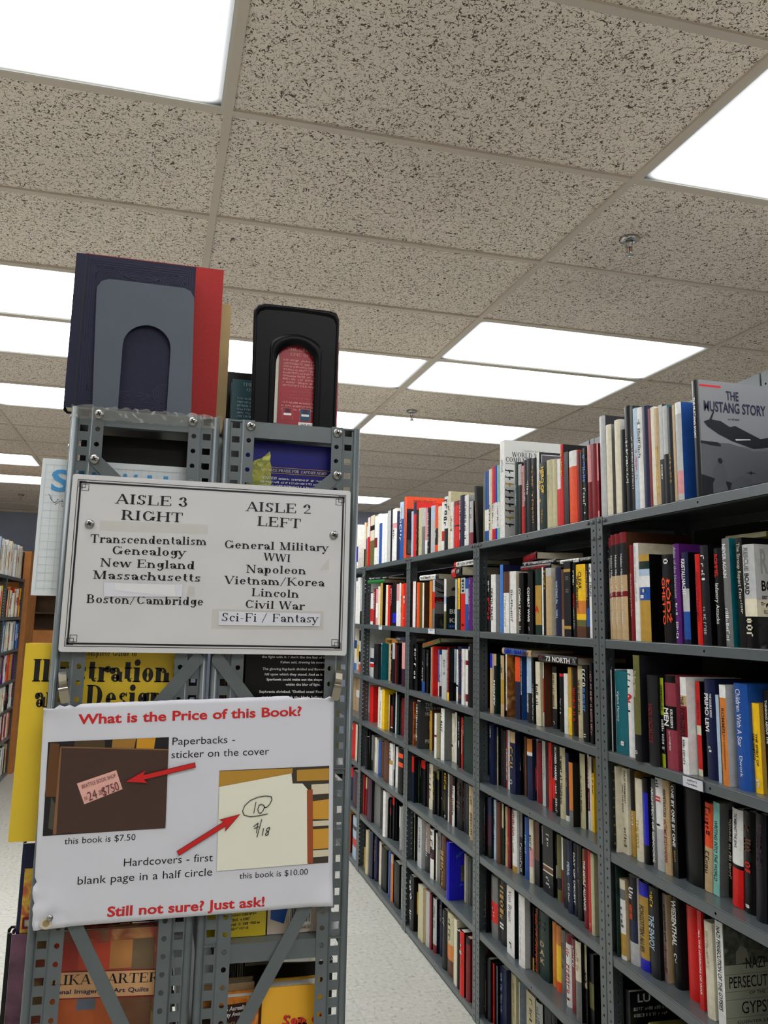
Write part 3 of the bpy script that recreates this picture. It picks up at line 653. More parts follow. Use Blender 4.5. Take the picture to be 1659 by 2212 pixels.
2 4 .0644 2.4812 .0272 .1959 0 v,.65-.83:k v -
2 4 .0653 2.4703 .0105 .1933 0 w,.5-1:R k -
2 4 .0506 2.4155 .0255 .2012 0 k k -
2 4 .0454 2.3744 .0303 .2065 0 b b -|PERIL .3 .5 l .6|~ .57 .85 w .35
2 4 .0496 2.3525 .0215 .2053 0 K k -|DAY OF DECEIT .13 .84 w .5
2 4 .0466 2.3208 .0257 .207 0 K k -|~ .3 .6 g
2 4 .0494 2.3144 .006 .2014 0 Y,.5-1:k k -
2 4 .0316 2.2568 .025 .2144 0 R R -|THE DEVILS' ALLIANCE .15 .78 w .55
2 4 .0292 2.2384 .0134 .2154 0 r r -|~ .9 .97 w
2 4 .0242 2.2098 .0184 .216 0 I I -
2 5 .0232 2.988 .006 .214 0 k k -|~ .35 .78 I .5 .3
2 5 .0424 2.9816 .006 .1906 0 k k -|~ .2 .9 G .4
2 5 .036 2.9102 .0582 .2079 0 g,.42-.75:r g -|~ .5 .7 m
2 5 .0413 2.849 .0521 .2142 0 K k -|~ .1 .6 Y .6|~ .6 .8 w .6
2 5 .0272 2.7515 .0626 .2226 0 w k -|Von Braun: .08 .55 k .5|~ .82 .9 k
2 5 .027 2.6696 .0476 .2217 0 w G -|~ .1 .9 G .2
2 5 .0454 2.6605 .0087 .2064 0 k k -|~ .2 .8 G
2 5 .049 2.6477 .0124 .1954 0 Y,0-.8:k k -
2 5 .0551 2.6287 .0186 .1957 0 n k -|~ .03 .97 o .7
2 5 .0565 2.5564 .0716 .2002 0 E E -|^DAK .42 .8 t .4|~ .05 .3 K .5
2 5 .0708 2.55 .006 .1871 0 q q -|~ .3 .8 l
2 5 .0658 2.5262 .0234 .1881 0 O O -
2 5 .0632 2.4875 .0326 .19 0 y,.0-.3:O,.85-1:o Y -
2 5 .0639 2.4596 .0272 .1865 0 g k -|~ .2 .6 n
2 5 .0453 2.3877 .0345 .2001 0 w,.0-.13:R m -|~ .2 .95 r .5
2 5 .0366 2.3512 .0191 .2029 0 R R -|~ .1 .4 w .6
2 5 .029 2.3016 .0334 .2131 0 i,.5-1:g k -|~ .1 .4 t
2 5 .0396 2.2887 .0124 .2099 0 I,.55-1:K k -|S .35 .48 P .8
2 5 .0463 2.2627 .0257 .1927 0 k,.4-.75:v k -
2 6 .022 2.988 .006 .2122 0 k,.4-.9:n k -
2 6 .0277 2.9582 .0294 .2068 0 K k -
2 6 .0361 2.9447 .0131 .1975 0 r k -|~ .3 .7 R
2 6 .0439 2.934 .0103 .194 0 g k -
2 6 .0535 2.8795 .0541 .1998 0 b b -|~ .1 .8 l .2 .2
2 6 .0719 2.8402 .0389 .1934 0 I I -|~ .15 .7 Y .3
2 6 .0826 2.8338 .006 .1774 0 w l -
2 6 .09 2.7284 .0672 .1709 0 I t -|~ .1 .5 n .3
2 6 .09 2.6728 .0496 .173 0 G k -|~ .1 .4 g
2 6 .09 2.6139 .0475 .1814 0 k k -
2 6 .09 2.5733 .0378 .182 0 K k -
3 0 .012 3.8973 .0307 .2314 0 l l -|~ .3 .7 B .2
3 0 .012 3.8507 .0441 .273 0 r,0-.22:b r -
3 0 .012 3.8107 .0352 .2294 0 k k -|~ .4 .9 Y
3 0 .012 3.7621 .0462 .233 0 I i -|~ .3 .8 t
3 0 .012 3.7078 .0535 .2268 0 g,.0-.4:G k -
3 0 .012 3.6742 .0322 .2226 0 m,.7-1:w k -
3 0 .012 3.6287 .0447 .2154 0 k k -|~ .1 .9 w .4
3 0 .012 3.5659 .0599 .2206 0 l,.3-1:G g -
3 0 .012 3.5262 .0347 .2188 0 o,.5-.85:K r -|~ .5 .7 w
3 0 .012 3.4713 .0529 .206 0 i i -|~ .2 .8 t .2
3 0 .012 3.4401 .0299 .2191 0 w,.6-.8:r w -
3 0 .012 3.3913 .0454 .2388 0 w,.6-1:K k -|~ .05 .6 k .7
3 0 .012 3.3564 .0317 .2569 0 i I -|~ .22 .36 k .5
3 0 .012 3.3221 .033 .2052 0 w w -|~ .3 .62 k .5
3 0 .012 3.2464 .0707 .2022 0 r,.52-.55:k,0-.1:R R -
3 0 .012 3.1938 .0467 .2186 0 b b -|~ .1 .85 w .25 .15
3 0 .012 3.1445 .0454 .2117 0 w G -|~ .12 .86 k .35
3 0 .012 3.0932 .0385 .1791 0 G,.72-1:M k -|~ .1 .4 g
3 0 .012 3.032 .0235 .2356 -7 k k -|~ .25 .62 O .35
3 1 .012 3.8871 .0069 .2237 0 r R -
3 1 .012 3.8436 .0419 .222 0 w k -
3 1 .012 3.7862 .0376 .216 0 o Y -|~ .2 .6 w .2
3 1 .012 3.7153 .0211 .2105 0 w n -
3 1 .012 3.5962 .0356 .2161 0 O n -
3 1 .012 3.5613 .0293 .2206 0 r,.0-.25:G,.6-1:g K DESERT
3 1 .012 3.4084 .0257 .2182 0 v,.0-.35:w,.35-.5:l,.5-.65:w K BILL
3 1 .012 3.2742 .0209 .211 0 G k -
3 1 .012 3.2419 .0264 .2151 0 E,.0-.6:y k -|~ .2 .6 K
3 1 .012 3.1818 .0502 .2143 0 r,.0-.3:G k -|~ .03 .27 K .5|~ .88 .95 k
3 1 .012 3.1456 .0323 .2105 0 B,.2-.5:l B -
3 1 .012 3.0972 .0473 .213 0 p p -|~ .05 .8 m .3
3 1 .012 3.0834 .0133 .2138 0 K k -|~ .1 .9 w .6
3 2 .0166 3.882 .012 .2171 0 k k -|~ .05 .6 M .4
3 2 .0239 3.8374 .0442 .22 0 k k -|~ .1 .35 G .6|~ .42 .75 w .7
3 2 .0385 3.8124 .0245 .2092 0 k k -
3 2 .0314 3.7488 .0368 .2004 0 K,.75-1:B k -|~ .3 .75 G .5
3 2 .038 3.7175 .0308 .1993 0 K k -|~ .1 .4 G .3
3 2 .0527 3.6297 .0341 .2129 0 g,.5-1:P k -
3 2 .0195 3.6233 .006 .2147 0 I I -|~ .15 .7 k .6
3 2 .0423 3.6169 .006 .215 0 k k -|~ .1 .85 w .5
3 2 .0233 3.6043 .0122 .2191 0 r r -
3 2 .0464 3.5898 .0141 .2057 0 L,.7-1:w B -
3 2 .0483 3.5609 .0285 .1843 0 G,.75-1:k k -|~ .5 .7 k
3 2 .0188 3.4175 .059 .21 0 G w -|~ .2 .5 g .3
3 2 .0533 3.4111 .006 .217 0 k k -
3 2 .0205 3.389 .0218 .2226 0 R,.85-1:y k -|~ .05 .8 w .4
3 2 .0435 3.3718 .0168 .2174 0 l,.65-1:k k -
3 2 .0466 3.3493 .0221 .2162 0 w,.68-.72:k w -
3 2 .0305 3.2657 .0401 .2319 0 b,.08-.13:n,.85-.92:n b -|~ .2 .7 G .3
3 2 .0222 3.2145 .0289 .2239 0 w w -|~ .1 .6 m
3 2 .0289 3.19 .0241 .2238 0 w,.2-.28:R,.8-.93:R k -
3 2 .0207 3.1142 .0484 .2498 0 k k -|~ .05 .15 G
3 3 .0221 3.8832 .0108 .2027 0 o O -|~ .2 .9 R .3
3 3 .0223 3.7794 .048 .2198 0 K,.0-.02:w K HOURS|~ .05 .9 w .4 .2
3 3 .0645 3.7325 .0324 .1795 0 Y n -|~ .1 .5 y
3 3 .0133 3.5242 .0254 .1902 0 w,.48-.53:R I -
3 3 .0278 3.4632 .0438 .218 0 w g -|~ .1 .55 k .5
3 3 .0628 3.4305 .0323 .1998 0 i i -|~ .65 .72 k .5
3 3 .0644 3.4075 .0226 .2083 0 w k -|~ .1 .6 t .5
3 3 .0511 3.3534 .0172 .2026 0 k k -
3 3 .0368 3.2972 .018 .2032 0 k k -|~ .1 .7 w .6
3 3 .0415 3.2801 .0167 .2026 0 r k -|~ .2 .75 w .4
3 3 .0372 3.2551 .013 .2066 0 k k -|~ .05 .35 w
3 3 .0321 3.1465 .0925 .2149 0 E E -|~ .03 .1 G .4|~ .12 .16 G .4|~ .19 .22 G .4
3 4 .0199 3.8617 .0323 .2086 0 b,.0-.35:r k -
3 4 .0445 3.8553 .006 .2024 0 e k -|~ .1 .9 w .3
3 4 .0492 3.841 .0138 .2022 0 k k -|~ .1 .4 G
3 4 .05 3.7813 .0593 .1999 0 k,.0-.18:r k -
3 4 .0594 3.7593 .0217 .1927 0 k k -|~ .0 .2 B
3 4 .0625 3.7083 .0505 .1985 0 i i -|~ .1 .8 M .4
3 4 .0435 3.6247 .0271 .1795 0 k k -|~ .05 .7 y .5
3 4 .0507 3.5908 .0335 .1921 0 k,.0-.2:v k -
3 4 .059 3.562 .0284 .1995 0 k k -|~ .55 .65 w .5
3 4 .0623 3.5482 .0134 .1958 0 k k -|~ .05 .85 y .4
3 4 .0633 3.5106 .0372 .1942 0 k k -|~ .0 .4 y .6|~ .9 .95 w
3 4 .0589 3.4829 .0143 .1974 0 w k -|~ .1 .5 k
3 4 .0589 3.4435 .0385 .1981 0 n k -|~ .2 .5 P
3 4 .0551 3.4053 .0276 .1998 0 w,.0-.18:k k -|~ .2 .8 k .6
3 4 .0638 3.3337 .0712 .2049 0 k k -|~ .1 .6 n .5
3 4 .068 3.3125 .0208 .1937 0 K k -|~ .1 .8 M .5
3 4 .0669 3.2732 .0359 .1946 0 K k -
3 4 .0638 3.2471 .0165 .1955 0 I I -
3 4 .051 3.1906 .0239 .2022 0 t Y -|~ .1 .9 n .7
3 5 .0283 3.888 .006 .1906 0 k k -
3 5 .0357 3.8816 .006 .1874 0 g k -
3 5 .0329 3.8752 .006 .2113 0 I k -
3 5 .0255 3.751 .0581 .214 0 G G -|~ .2 .7 k .3
3 5 .0426 3.6817 .0639 .2078 0 T,.6-1:K P -|~ .2 .7 w .3
3 5 .0315 3.5959 .0474 .2049 0 w,.4-.6:P k -|~ .05 .5 k .6
3 5 .041 3.5782 .0173 .1959 0 i g -
3 5 .0419 3.5385 .0393 .2091 0 g k -|~ .1 .4 k
3 5 .0343 3.4526 .0552 .2141 0 n n -|~ .3 .95 Y .6
3 5 .0063 3.3324 .0322 .2208 0 V V ALBUM|~ .1 .5 L .2
3 5 .0666 3.2994 .0195 .1829 0 I I -
3 5 .0645 3.2688 .0245 .1836 0 g g -
3 5 .0678 3.2576 .0108 .1805 0 g g -
3 6 .0209 3.888 .006 .2191 0 G G -
3 6 .0138 3.8193 .0635 .2328 0 K k -|~ .1 .5 w .6|~ .65 .85 w .4
3 6 .0301 3.8079 .011 .2134 0 k,.2-.65:y k -
3 6 .014 3.6858 .0691 .2261 0 I I -
3 6 .0231 3.6751 .0103 .2214 0 t t -
3 6 .0252 3.6286 .0461 .2269 0 G m -
3 6 .0291 3.6087 .0196 .2234 0 R k -
3 6 .0357 3.5633 .045 .2169 0 G,.85-1:R K -|~ .15 .55 n .4
3 6 .0461 3.5283 .0345 .221 0 b k -|~ .1 .4 Y .4
3 6 .0193 3.3929 .051 .2261 0 k k -|~ .1 .3 G
3 6 .0223 3.3222 .0703 .2336 0 I,.5-.75:O,.75-1:n I -|~ .1 .45 k .3
3 6 .0085 3.2483 .0335 .2406 0 i i -
3 6 .0108 3.2239 .024 .2136 0 k,.0-.02:w k -
3 6 .0041 3.1575 .0464 .2285 0 r k -|~ .1 .4 w .5|~ .45 .6 Y
3 6 .0117 3.1149 .0422 .2202 0 R,.0-.1:k R -
4 0 .012 4.8269 .0161 .2484 0 w,.3-.6:V,.6-1:K w -
4 0 .012 4.7656 .0537 .2985 0 r,.0-.4:w r -
4 0 .012 4.6606 .0929 .3009 0 i,.2-.3:k,.5-1:v v -
4 0 .012 4.5901 .0634 .2866 0 w,.45-.65:R w -
4 0 .012 4.547 .0422 .2944 0 w w -
4 0 .012 4.4863 .059 .2338 0 B B -
4 0 .012 4.4336 .0494 .2818 0 w i -
4 0 .012 4.378 .0507 .2777 0 w w -
4 0 .012 4.3082 .0619 .2857 0 G G -
4 0 .012 4.279 .0284 .2933 0 k k -
4 0 .012 4.1907 .086 .2839 0 w,.28-.38:m i -|~ .4 .6 g .3
4 0 .012 4.1399 .0472 .2627 0 b b -
4 0 .012 4.0678 .0685 .3035 0 B,.0-.3:l l -|~ .1 .7 w .5
4 0 .012 4.0142 .0411 .3237 0 o K BILLBOARD|~ .2 .9 R .2
4 1 .012 4.6539 .0576 .1821 0 w,.5-.9:r m -
4 1 .012 4.5865 .0532 .2072 0 R k -|~ .1 .6 w .4
4 1 .012 4.5461 .0375 .2036 0 m,.4-.8:w k -
4 1 .012 4.4976 .045 .2167 0 i i -
4 1 .012 4.4491 .0396 .234 0 Y k -
4 1 .012 4.3366 .0394 .22 0 i r -
4 1 .012 4.2929 .0428 .2176 0 r R -
4 1 .012 4.2477 .029 .216 0 k k -|~ .05 .5 w .5
4 1 .012 4.1775 .0669 .2256 0 k,.7-.93:V k -
4 1 .012 4.1277 .0421 .2192 0 w,.0-.4:m w -
4 1 .012 4.093 .027 .2222 0 w k -
4 1 .012 4.048 .0421 .2177 0 o r -|~ .2 .7 R .3
4 1 .012 3.9988 .047 .2194 0 r R -|~ .3 .5 w .6|~ .8 .9 w .4
4 2 .0418 4.7228 .0862 .1629 0 G,.35-.5:b,.5-.55:w,.55-.68:r g -
4 2 .0098 4.5103 .0909 .1928 0 K K -|~ .3 .6 k .5
4 2 .0268 4.4909 .019 .2 0 q,0-.03:w q -|~ .1 .6 w .5
4 2 .0589 4.4253 .0352 .2002 0 t n -
4 2 .0616 4.4017 .0232 .2035 0 k k -|~ .2 .8 w
4 2 .0862 4.3065 .0549 .2092 0 w,0-.1:k k -|TO THE END .2 .9 k .6
4 2 .0325 4.2562 .0429 .2104 0 G,.4-1:k k -
4 2 .0359 4.2359 .0199 .207 0 R k -
4 2 .0323 4.1839 .0322 .2002 0 k k -
4 2 .0252 4.0507 .051 .2198 0 m,.6-1:P K -
4 3 .0447 4.7284 .0806 .2032 0 r r -
4 3 .0297 4.5189 .0389 .2185 0 i i -
4 3 .0266 4.4686 .0382 .2048 0 w w -|~ .3 .9 n .4
4 3 .025 4.415 .046 .2138 0 y y -
4 3 .0443 4.376 .0238 .1894 0 t k -
4 3 .0492 4.3079 .0641 .1349 0 R,.8-.85:w,.85-1:k k -
4 3 .0416 4.3015 .006 .2057 0 k k -|~ .1 .5 w
4 3 .0538 4.2951 .006 .1818 0 B B -
4 3 .0509 4.2689 .0171 .213 0 w k -
4 3 .0522 4.227 .0399 .2029 0 E k -
4 3 .0603 4.2108 .0158 .1744 0 E k -
4 3 .0611 4.1607 .0498 .1896 0 R R -|~ .1 .6 r .4
4 4 .0107 4.7005 .0473 .1809 0 k k -
4 4 .0195 4.6869 .0132 .2131 0 k k -|~ .1 .6 G
4 4 .0319 4.6591 .0274 .194 0 g,.7-1:K g -
4 4 .0353 4.6441 .0146 .1925 0 g g -
4 4 .0398 4.6038 .0399 .1892 0 i G -|~ .2 .5 k .4
4 4 .0385 4.5688 .0276 .1826 0 G G -
4 4 .0339 4.4958 .0541 .1802 0 B B -
4 4 .0375 4.4459 .0496 .185 0 n g -
4 4 .0276 4.3159 .094 .2126 0 n k -
4 4 .0272 4.2448 .0613 .2084 0 w,.4-.5:Y w -|~ .1 .4 g .4
4 4 .0348 4.2369 .0076 .2075 0 w,.6-1:k k -
4 4 .0424 4.2019 .0346 .2002 0 w w -|~ .1 .5 m .3
4 4 .0145 4.0234 .0806 .2161 0 k,.1-.2:o,.3-.4:o k -
4 5 .0187 4.7872 .0218 .2181 0 r R -
4 5 .028 4.7566 .0301 .2105 0 R,.0-.3:t R -
4 5 .0151 4.6034 .0943 .2258 0 P k -
4 5 .0304 4.4793 .1237 .2213 0 g g -
4 5 .0422 4.4729 .006 .2039 0 n k -
4 5 .0081 4.2978 .0449 .2236 0 w w -
4 5 .0197 4.2839 .0135 .1971 0 K,0-.03:w k -
4 5 .0289 4.2632 .0203 .1901 0 k,.2-.4:R k -
4 5 .0356 4.2288 .034 .2125 0 k,.0-.2:r k -
4 5 .0444 4.2168 .0116 .192 0 K k -
4 5 .0305 4.0632 .0576 .1966 0 G,.5-1:k k -
4 5 .0165 4.0568 .006 .2004 0 w w -
4 6 .0322 4.7782 .0308 .2225 0 Y,.0-.5:k k -
4 6 .0134 4.6564 .0467 .228 0 I I -
4 6 .0198 4.5776 .0783 .2428 0 b k -
4 6 .0322 4.5342 .043 .2303 0 b b -|~ .1 .6 m .3
4 6 .0422 4.5183 .0156 .214 0 P k -
4 6 .0411 4.4756 .0364 .2165 0 i i -
4 6 .0333 4.3442 .1015 .2114 0 k k -
4 6 .0438 4.3378 .006 .2097 0 w w -
4 6 .034 4.2651 .0368 .2244 0 B l -
4 6 .0295 4.2085 .0377 .2259 0 t,.2-1:O k -
4 6 .0309 4.1071 .0893 .2059 0 k,.5-1:K k -
4 6 .0422 4.1007 .006 .1984 0 w w -
5 0 .012 5.056 .0578 .2826 0 w,.5-.85:V w -
5 0 .012 4.8615 .0331 .2762 0 i,.6-1:K Y -
5 1 .012 5.0387 .0886 .2647 0 w l -
5 1 .012 4.9723 .0653 .2855 0 w w -
5 1 .012 4.8928 .0762 .1924 0 G,.6-1:k k -
5 2 .09 5.3406 .1126 .27 0 w,.3-.5:B,.85-1:L w -
5 2 .09 5.2842 .0552 .27 0 i,.4-.7:y i -
5 2 .09 5.199 .0841 .27 0 w,.05-.3:E,.55-.8:k,.85-1:o w -
5 3 .09 5.4144 .0821 .229 0 r,.5-1:o r -
5 3 .09 5.3416 .0704 .2245 0 t Y -
5 3 .09 5.2504 .0854 .2226 0 t,.4-.6:w O -
5 3 .09 5.1982 .0466 .2226 0 G,.6-1:B w -
5 4 .0248 5.0538 .1374 .2076 0 r r -|~ .05 .3 w .3
5 4 .0177 4.971 .0514 .2112 0 i i -
5 4 .0126 4.9041 .0439 .2155 0 k K -
5 5 .0325 5.2244 .0602 .1995 0 V,.0-.2:w,.7-1:y V -
5 5 .0409 5.1577 .0664 .1928 0 b,.0-.3:r b -|~ .3 .9 w .3
5 5 .0177 4.9264 .1326 .203 0 P k -
5 6 .0104 5.1073 .0914 .2435 0 y Y -
5 6 .0208 5.0875 .0193 .2185 0 R k -
5 6 .0165 4.9011 .1309 .2298 0 l,.5-.7:r,.2-.3:K w -
"""  # orange and maroon spines, top shelf, second bay: pale upper bands are painted glare

# ------------------------------------------------------------------ books
import re
def band_list(spec):
    a = spec.split(','); bands = [(0., 1., a[0])]
    for s in a[1:]:
        f, k = s.split(':'); f0, f1 = (float(v) for v in f.split('-')); out = []
        for (p, q_, c) in bands:
            if f1 <= p or f0 >= q_: out.append((p, q_, c)); continue
            if p < f0: out.append((p, f0, c))
            if q_ > f1: out.append((f1, q_, c))
        out.append((f0, f1, k)); bands = sorted(out)
    return bands
def shell(mb, T, H, D, bands, cover, bulge, tb=.0022, n=6):
    """cover of a standing book: spine at x=0 looking to -x, boards going to +x, y centred, foot at z=0"""
    prof = [(-bulge*(1-(2*k/n-1)**2), T/2-T*k/n) for k in range(n+1)]
    for f0, f1, c in bands:
        z0, z1 = H*(1-f1), H*(1-f0); vs = [(x, y, z) for z in (z0, z1) for x, y in prof]
        mb.add(vs, [(k, k+1, n+2+k, n+1+k) for k in range(n)], ink(c), True)
    cm = cover if not isinstance(cover, str) else ink(cover)
    for s in (-1, 1):
        y0, y1 = sorted((s*T/2, s*(T/2-tb)))
        mb.box(0, D, y0, y1, 0, H, cm)
    mb.box(0, .0012, -T/2+tb, T/2-tb, 0, H, cm)
def spine_text(mb, txt, T, H, bulge, rnd):
    m_ = re.match(r'(\^?.+?) (\d*\.\d+) (\d*\.\d+) (\w)(?: (\d*\.?\d+))?(?: (\d*\.?\d+))?$', txt)
    if not m_: return None
    s, f0, f1, c, h, u = m_.groups(); f0, f1 = float(f0), float(f1); h = float(h or .42); u = float(u or .5)
    m = ink(c); hh = T*h; x = -bulge*(1-(2*u-1)**2)-.0005 if bulge else -.0005
    x = min(x, -bulge*(1-(2*min(max(u-h/2, 0), 1)-1)**2)-.0004, -bulge*(1-(2*min(max(u+h/2, 0), 1)-1)**2)-.0004, -bulge*(1-(2*u-1)**2)-.0004)
    yb = T/2-T*(u-h/2)
    if s == '~': scribble(mb, (x, yb, H*(1-f0)), (0,0,-1), (0,-1,0), H*(f1-f0), hh, m, rnd)
    elif s[0] == '^':
        n = len(s)-1; step = H*(f1-f0)/n
        for i, ch in enumerate(s[1:]): text(mb, ch, (x, T/2-T*(u-h/2), H*(1-f0)-step*(i+.8)), (0,-1,0), EZ, T*h, step*.6, m, 'BB')
    elif s in 'S?A' : text(mb, s, (x, T/2-T*(u-h/2), H*(1-f1)), (0,-1,0), EZ, T*h, H*(f1-f0), m, 'BB')
    else: text(mb, s, (x, yb, H*(1-f0)), (0,0,-1), (0,-1,0), H*(f1-f0), hh*.86, m, 'BB' if s.isupper() else 'B')
    return c
PHOTO_DK = mottled('printed_photo_dark', [(16,17,20), (44,45,48), (20,20,24), (110,108,104)], 26)
PHOTO_GR = mottled('printed_photo_grey', [(40,42,36), (96,98,86), (60,62,52), (150,150,138)], 22)
PHOTO_WARM = mottled('printed_photo_warm', [(70,40,22), (196,130,50), (120,64,30), (222,180,110)], 14)
PHOTO_TOWN = mottled('printed_photo_sepia', [(84,44,28), (150,96,60), (60,34,26)], 20)
COVERM = {'O': PHOTO_WARM}
def front(mb, pts, m, T, z=0, d=.0005):
    """flat print on the board that looks to -y; pts are (x, z)"""
    mb.add([(p[0], -T/2-d, p[1]) for p in pts], [tuple(range(len(pts)))], m)
def rect(mb, x0, x1, z0, z1, m, T, d=.0005): front(mb, [(x0,z0),(x1,z0),(x1,z1),(x0,z1)], m, T, 0, d)
def ctext(mb, s, x, z, wd, cap, m, T, font='BB', d=.0008, shear=0): text(mb, s, (x, -T/2-d, z), EX, EZ, wd, cap, m, font, 0, shear)
def cover_art(tagname, mb, T, H, D, rnd):
    k, w_, K_ = ink('k'), ink('w'), ink('K')
    if tagname == 'MUSTANG':
        front(mb, [(.003,.0),(D,.0),(D,H*.44),(.15,H*.42),(.08,H*.47),(.003,H*.46)], mat('grey_sky_print', (92,94,98), .4), T, 0, .0004)
        rect(mb, .003, D, H*.45, H, mat('pale_sky_print', (134,136,140), .4), T, .0002)
        rect(mb, .004, .064, H*.945, H*.962, ink('r'), T); nv = mat('navy_print', (26,28,60), .5)
        ctext(mb, 'THE', .078, H*.845, .036, .023, nv, T); ctext(mb, 'MUSTANG STORY', .0135, H*.735, .175, .026, nv, T); scribble(mb, (.08,-T/2-.0008,H*.672), EX, EZ, .034, .004, nv, rnd)
        dk = mat('aircraft_print', (34,36,42), .4); md = mat('metal_print', (86,88,92), .4)
        front(mb, [(.012,H*.64),(.03,H*.665),(.06,H*.655),(.085,H*.61),(.10,H*.625),(.118,H*.60),(.17,H*.53),(.21,H*.56),(.21,H*.47),(.15,H*.44),(.09,H*.49),(.05,H*.545),(.022,H*.60)], dk, T, 0, .0006)
        front(mb, [(.026,H*.645),(.034,H*.70),(.040,H*.74),(.043,H*.73),(.038,H*.69),(.032,H*.64)], dk, T, 0, .0007)
        front(mb, [(.002,H*.475),(.05,H*.47),(.058,H*.45),(.056,H*.435),(.03,H*.44),(.002,H*.455)], dk, T, 0, .0006)
        front(mb, [(.098,H*.512),(.14,H*.522),(.142,H*.512),(.1,H*.498)], mat('gun_print', (190,190,190), .4), T, 0, .0007)
        front(mb, [(.0,.0),(D,.0),(D,H*.17),(.12,H*.12),(.05,H*.15),(.0,H*.19)], dk, T, 0, .0006)
        front(mb, [(.03,.0),(.03,H*.12),(.036,H*.15),(.03,H*.20),(.035,H*.26),(.045,H*.285),(.043,H*.31),(.048,H*.335),(.055,H*.335),(.059,H*.31),(.057,H*.285),(.066,H*.27),(.07,H*.19),(.066,H*.13),(.075,H*.04),(.07,.0)], md, T, 0, .0008)
        front(mb, [(.048,H*.335),(.046,H*.315),(.05,H*.29),(.057,H*.29),(.06,H*.315),(.055,H*.338)], dk, T, 0, .001)
        front(mb, [(.075,H*.05),(.085,H*.16),(.11,H*.2),(.14,H*.17),(.15,H*.08),(.13,.0),(.08,.0)], md, T, 0, .0007)
        front(mb, [(.122,H*.225),(.135,H*.235),(.137,H*.25),(.140,H*.236),(.155,H*.228),(.14,H*.222),(.138,H*.21),(.135,H*.222)], dk, T, 0, .0006)
    elif tagname == 'RESCUE':
        ctext(mb, 'R', .012, H*.72, .018, H*.24, mat('outline_print', (150,152,152), .5), T); ctext(mb, 'BOARD', .012, H*.55, .075, H*.10, k, T)
        for z in (.47, .41): scribble(mb, (.01,-T/2-.0008,H*z), EX, EZ, .1, H*.03, k, rnd)
        rect(mb, .0, D, H*.30, H*.46, ink('i'), T, .0004); rect(mb, 0, D, 0, H*.30, PHOTO_DK, T, .0004); rect(mb, 0, D, H*.46, H, ink('G'), T, .0003)
        ctext(mb, 'REBECCA', .02, H*.39, .1, H*.035, K_, T, 'B'); ctext(mb, 'ERBELDING', .015, H*.33, .11, H*.035, K_, T, 'B')
    elif tagname == 'GYPSIES':
        rect(mb, .0, D, .0, H, mat('sage_print', (158,160,142), .5), T, .0003); rect(mb, .002, D, .128, H*.99, PHOTO_GR, T, .0005)
        front(mb, [(.03,H*.60),(.032,H*.72),(.045,H*.78),(.06,H*.74),(.066,H*.62)], mat('faces_print', (128,128,116), .5), T, 0, .0006)
        for z in (.109, .074, .058, .022): rect(mb, .0, D, z, z+.0005, K_, T, .0006)
        for s, x, z, wd, cp in (('NAZI', .054, .119, .052, .024), ('PERSECUTION', .010, .0815, .140, .0245), ('OF THE', .061, .067, .042, .0062), ('GYPSIES', .039, .029, .1, .0255), ('GUENTER LEWY', .027, .0095, .105, .0062)):
            ctext(mb, s, x, z, wd, cp, k, T, 'B')
    elif tagname == 'AIRCRAFT':
        rect(mb, .0, D, .0, H, mat('pale_card_print', (216,216,212), .4), T, .0003)
        text(mb, 'Complete book of', (.072,-T/2-.0008,.33), EX, EZ, .088, .010, mat('grey_print', (120,120,118), .5), 'S', 0, .25)
        text(mb, 'WORLD WAR II', (.031,-T/2-.0008,.308), EX, EZ, .167, .0185, k, 'S', 0, 0, (.17,.06,.08)); text(mb, 'COMBAT AIRCRAFT', (.004,-T/2-.0008,.2875), EX, EZ, .212, .0185, k, 'S', 0, 0, (.17,.06,.08))
        scribble(mb, (.006,-T/2-.0008,.279), EX, EZ, .1, .004, k, rnd)
        for i in range(9):
            z = .254-.0253*i; m = [K_, K_, ink('Y'), K_, K_, K_, ink('n'), ink('Y'), K_][i]
            front(mb, [(.003,z),(.018,z+.003),(.036,z+.002),(.038,z-.003),(.018,z-.004)], m, T, 0, .0006); front(mb, [(.003,z+.006),(.006,z+.006),(.009,z-.002),(.003,z-.002)], m, T, 0, .0007); front(mb, [(.016,z),(.021,z),(.024,z-.010),(.019,z-.010)], m, T, 0, .0007)
    elif tagname == 'FRAME':
        rect(mb, .008, D-.004, H*.3, H*.97, ink('G'), T, .0003); rect(mb, .010, D-.006, H*.31, H*.96, mat('slate_print', (66,62,70), .45), T, .0006)
    elif tagname == 'DESERT':
        rect(mb, 0, D, H*.3, H, mat('dusk_print', (120,118,118), .45), T, .0003); rect(mb, 0, D, H*.52, H*.64, k, T, .0006)
        for a in range(3): front(mb, [(.0,H*(.95-.04*a)),(.055,H*(.82-.03*a)),(.055,H*(.835-.03*a)),(.0,H*(.975-.04*a))], K_, T, 0, .0007)
        front(mb, [(.005,H*.78),(.03,H*.75),(.055,H*.76),(.055,H*.70),(.02,H*.73)], k, T, 0, .0007)
        ctext(mb, 'De', .008, H*.56, .028, H*.06, ink('r'), T); ctext(mb, 'sert', .04, H*.56, .05, H*.06, ink('r'), T); scribble(mb, (.004,-T/2-.0008,H*.53), EX, EZ, .05, .004, w_, rnd)
        rect(mb, 0, D, 0, H*.3, PHOTO_DK, T, .0003)
    elif tagname == 'BILL':
        rect(mb, 0, D, H*.55, H, mat('sand_print', (140,136,118), .45), T, .0003); dk = mat('suit_print', (24,30,28), .5)
        front(mb, [(.0,.0),(D,.0),(D,H*.6),(.075,H*.64),(.06,H*.67),(.03,H*.67),(.0,H*.63)], dk, T, 0, .0005)
        front(mb, [(.03,H*.66),(.028,H*.76),(.06,H*.77),(.062,H*.72),(.055,H*.66)], mat('face_print', (150,140,118), .5), T, 0, .0006)
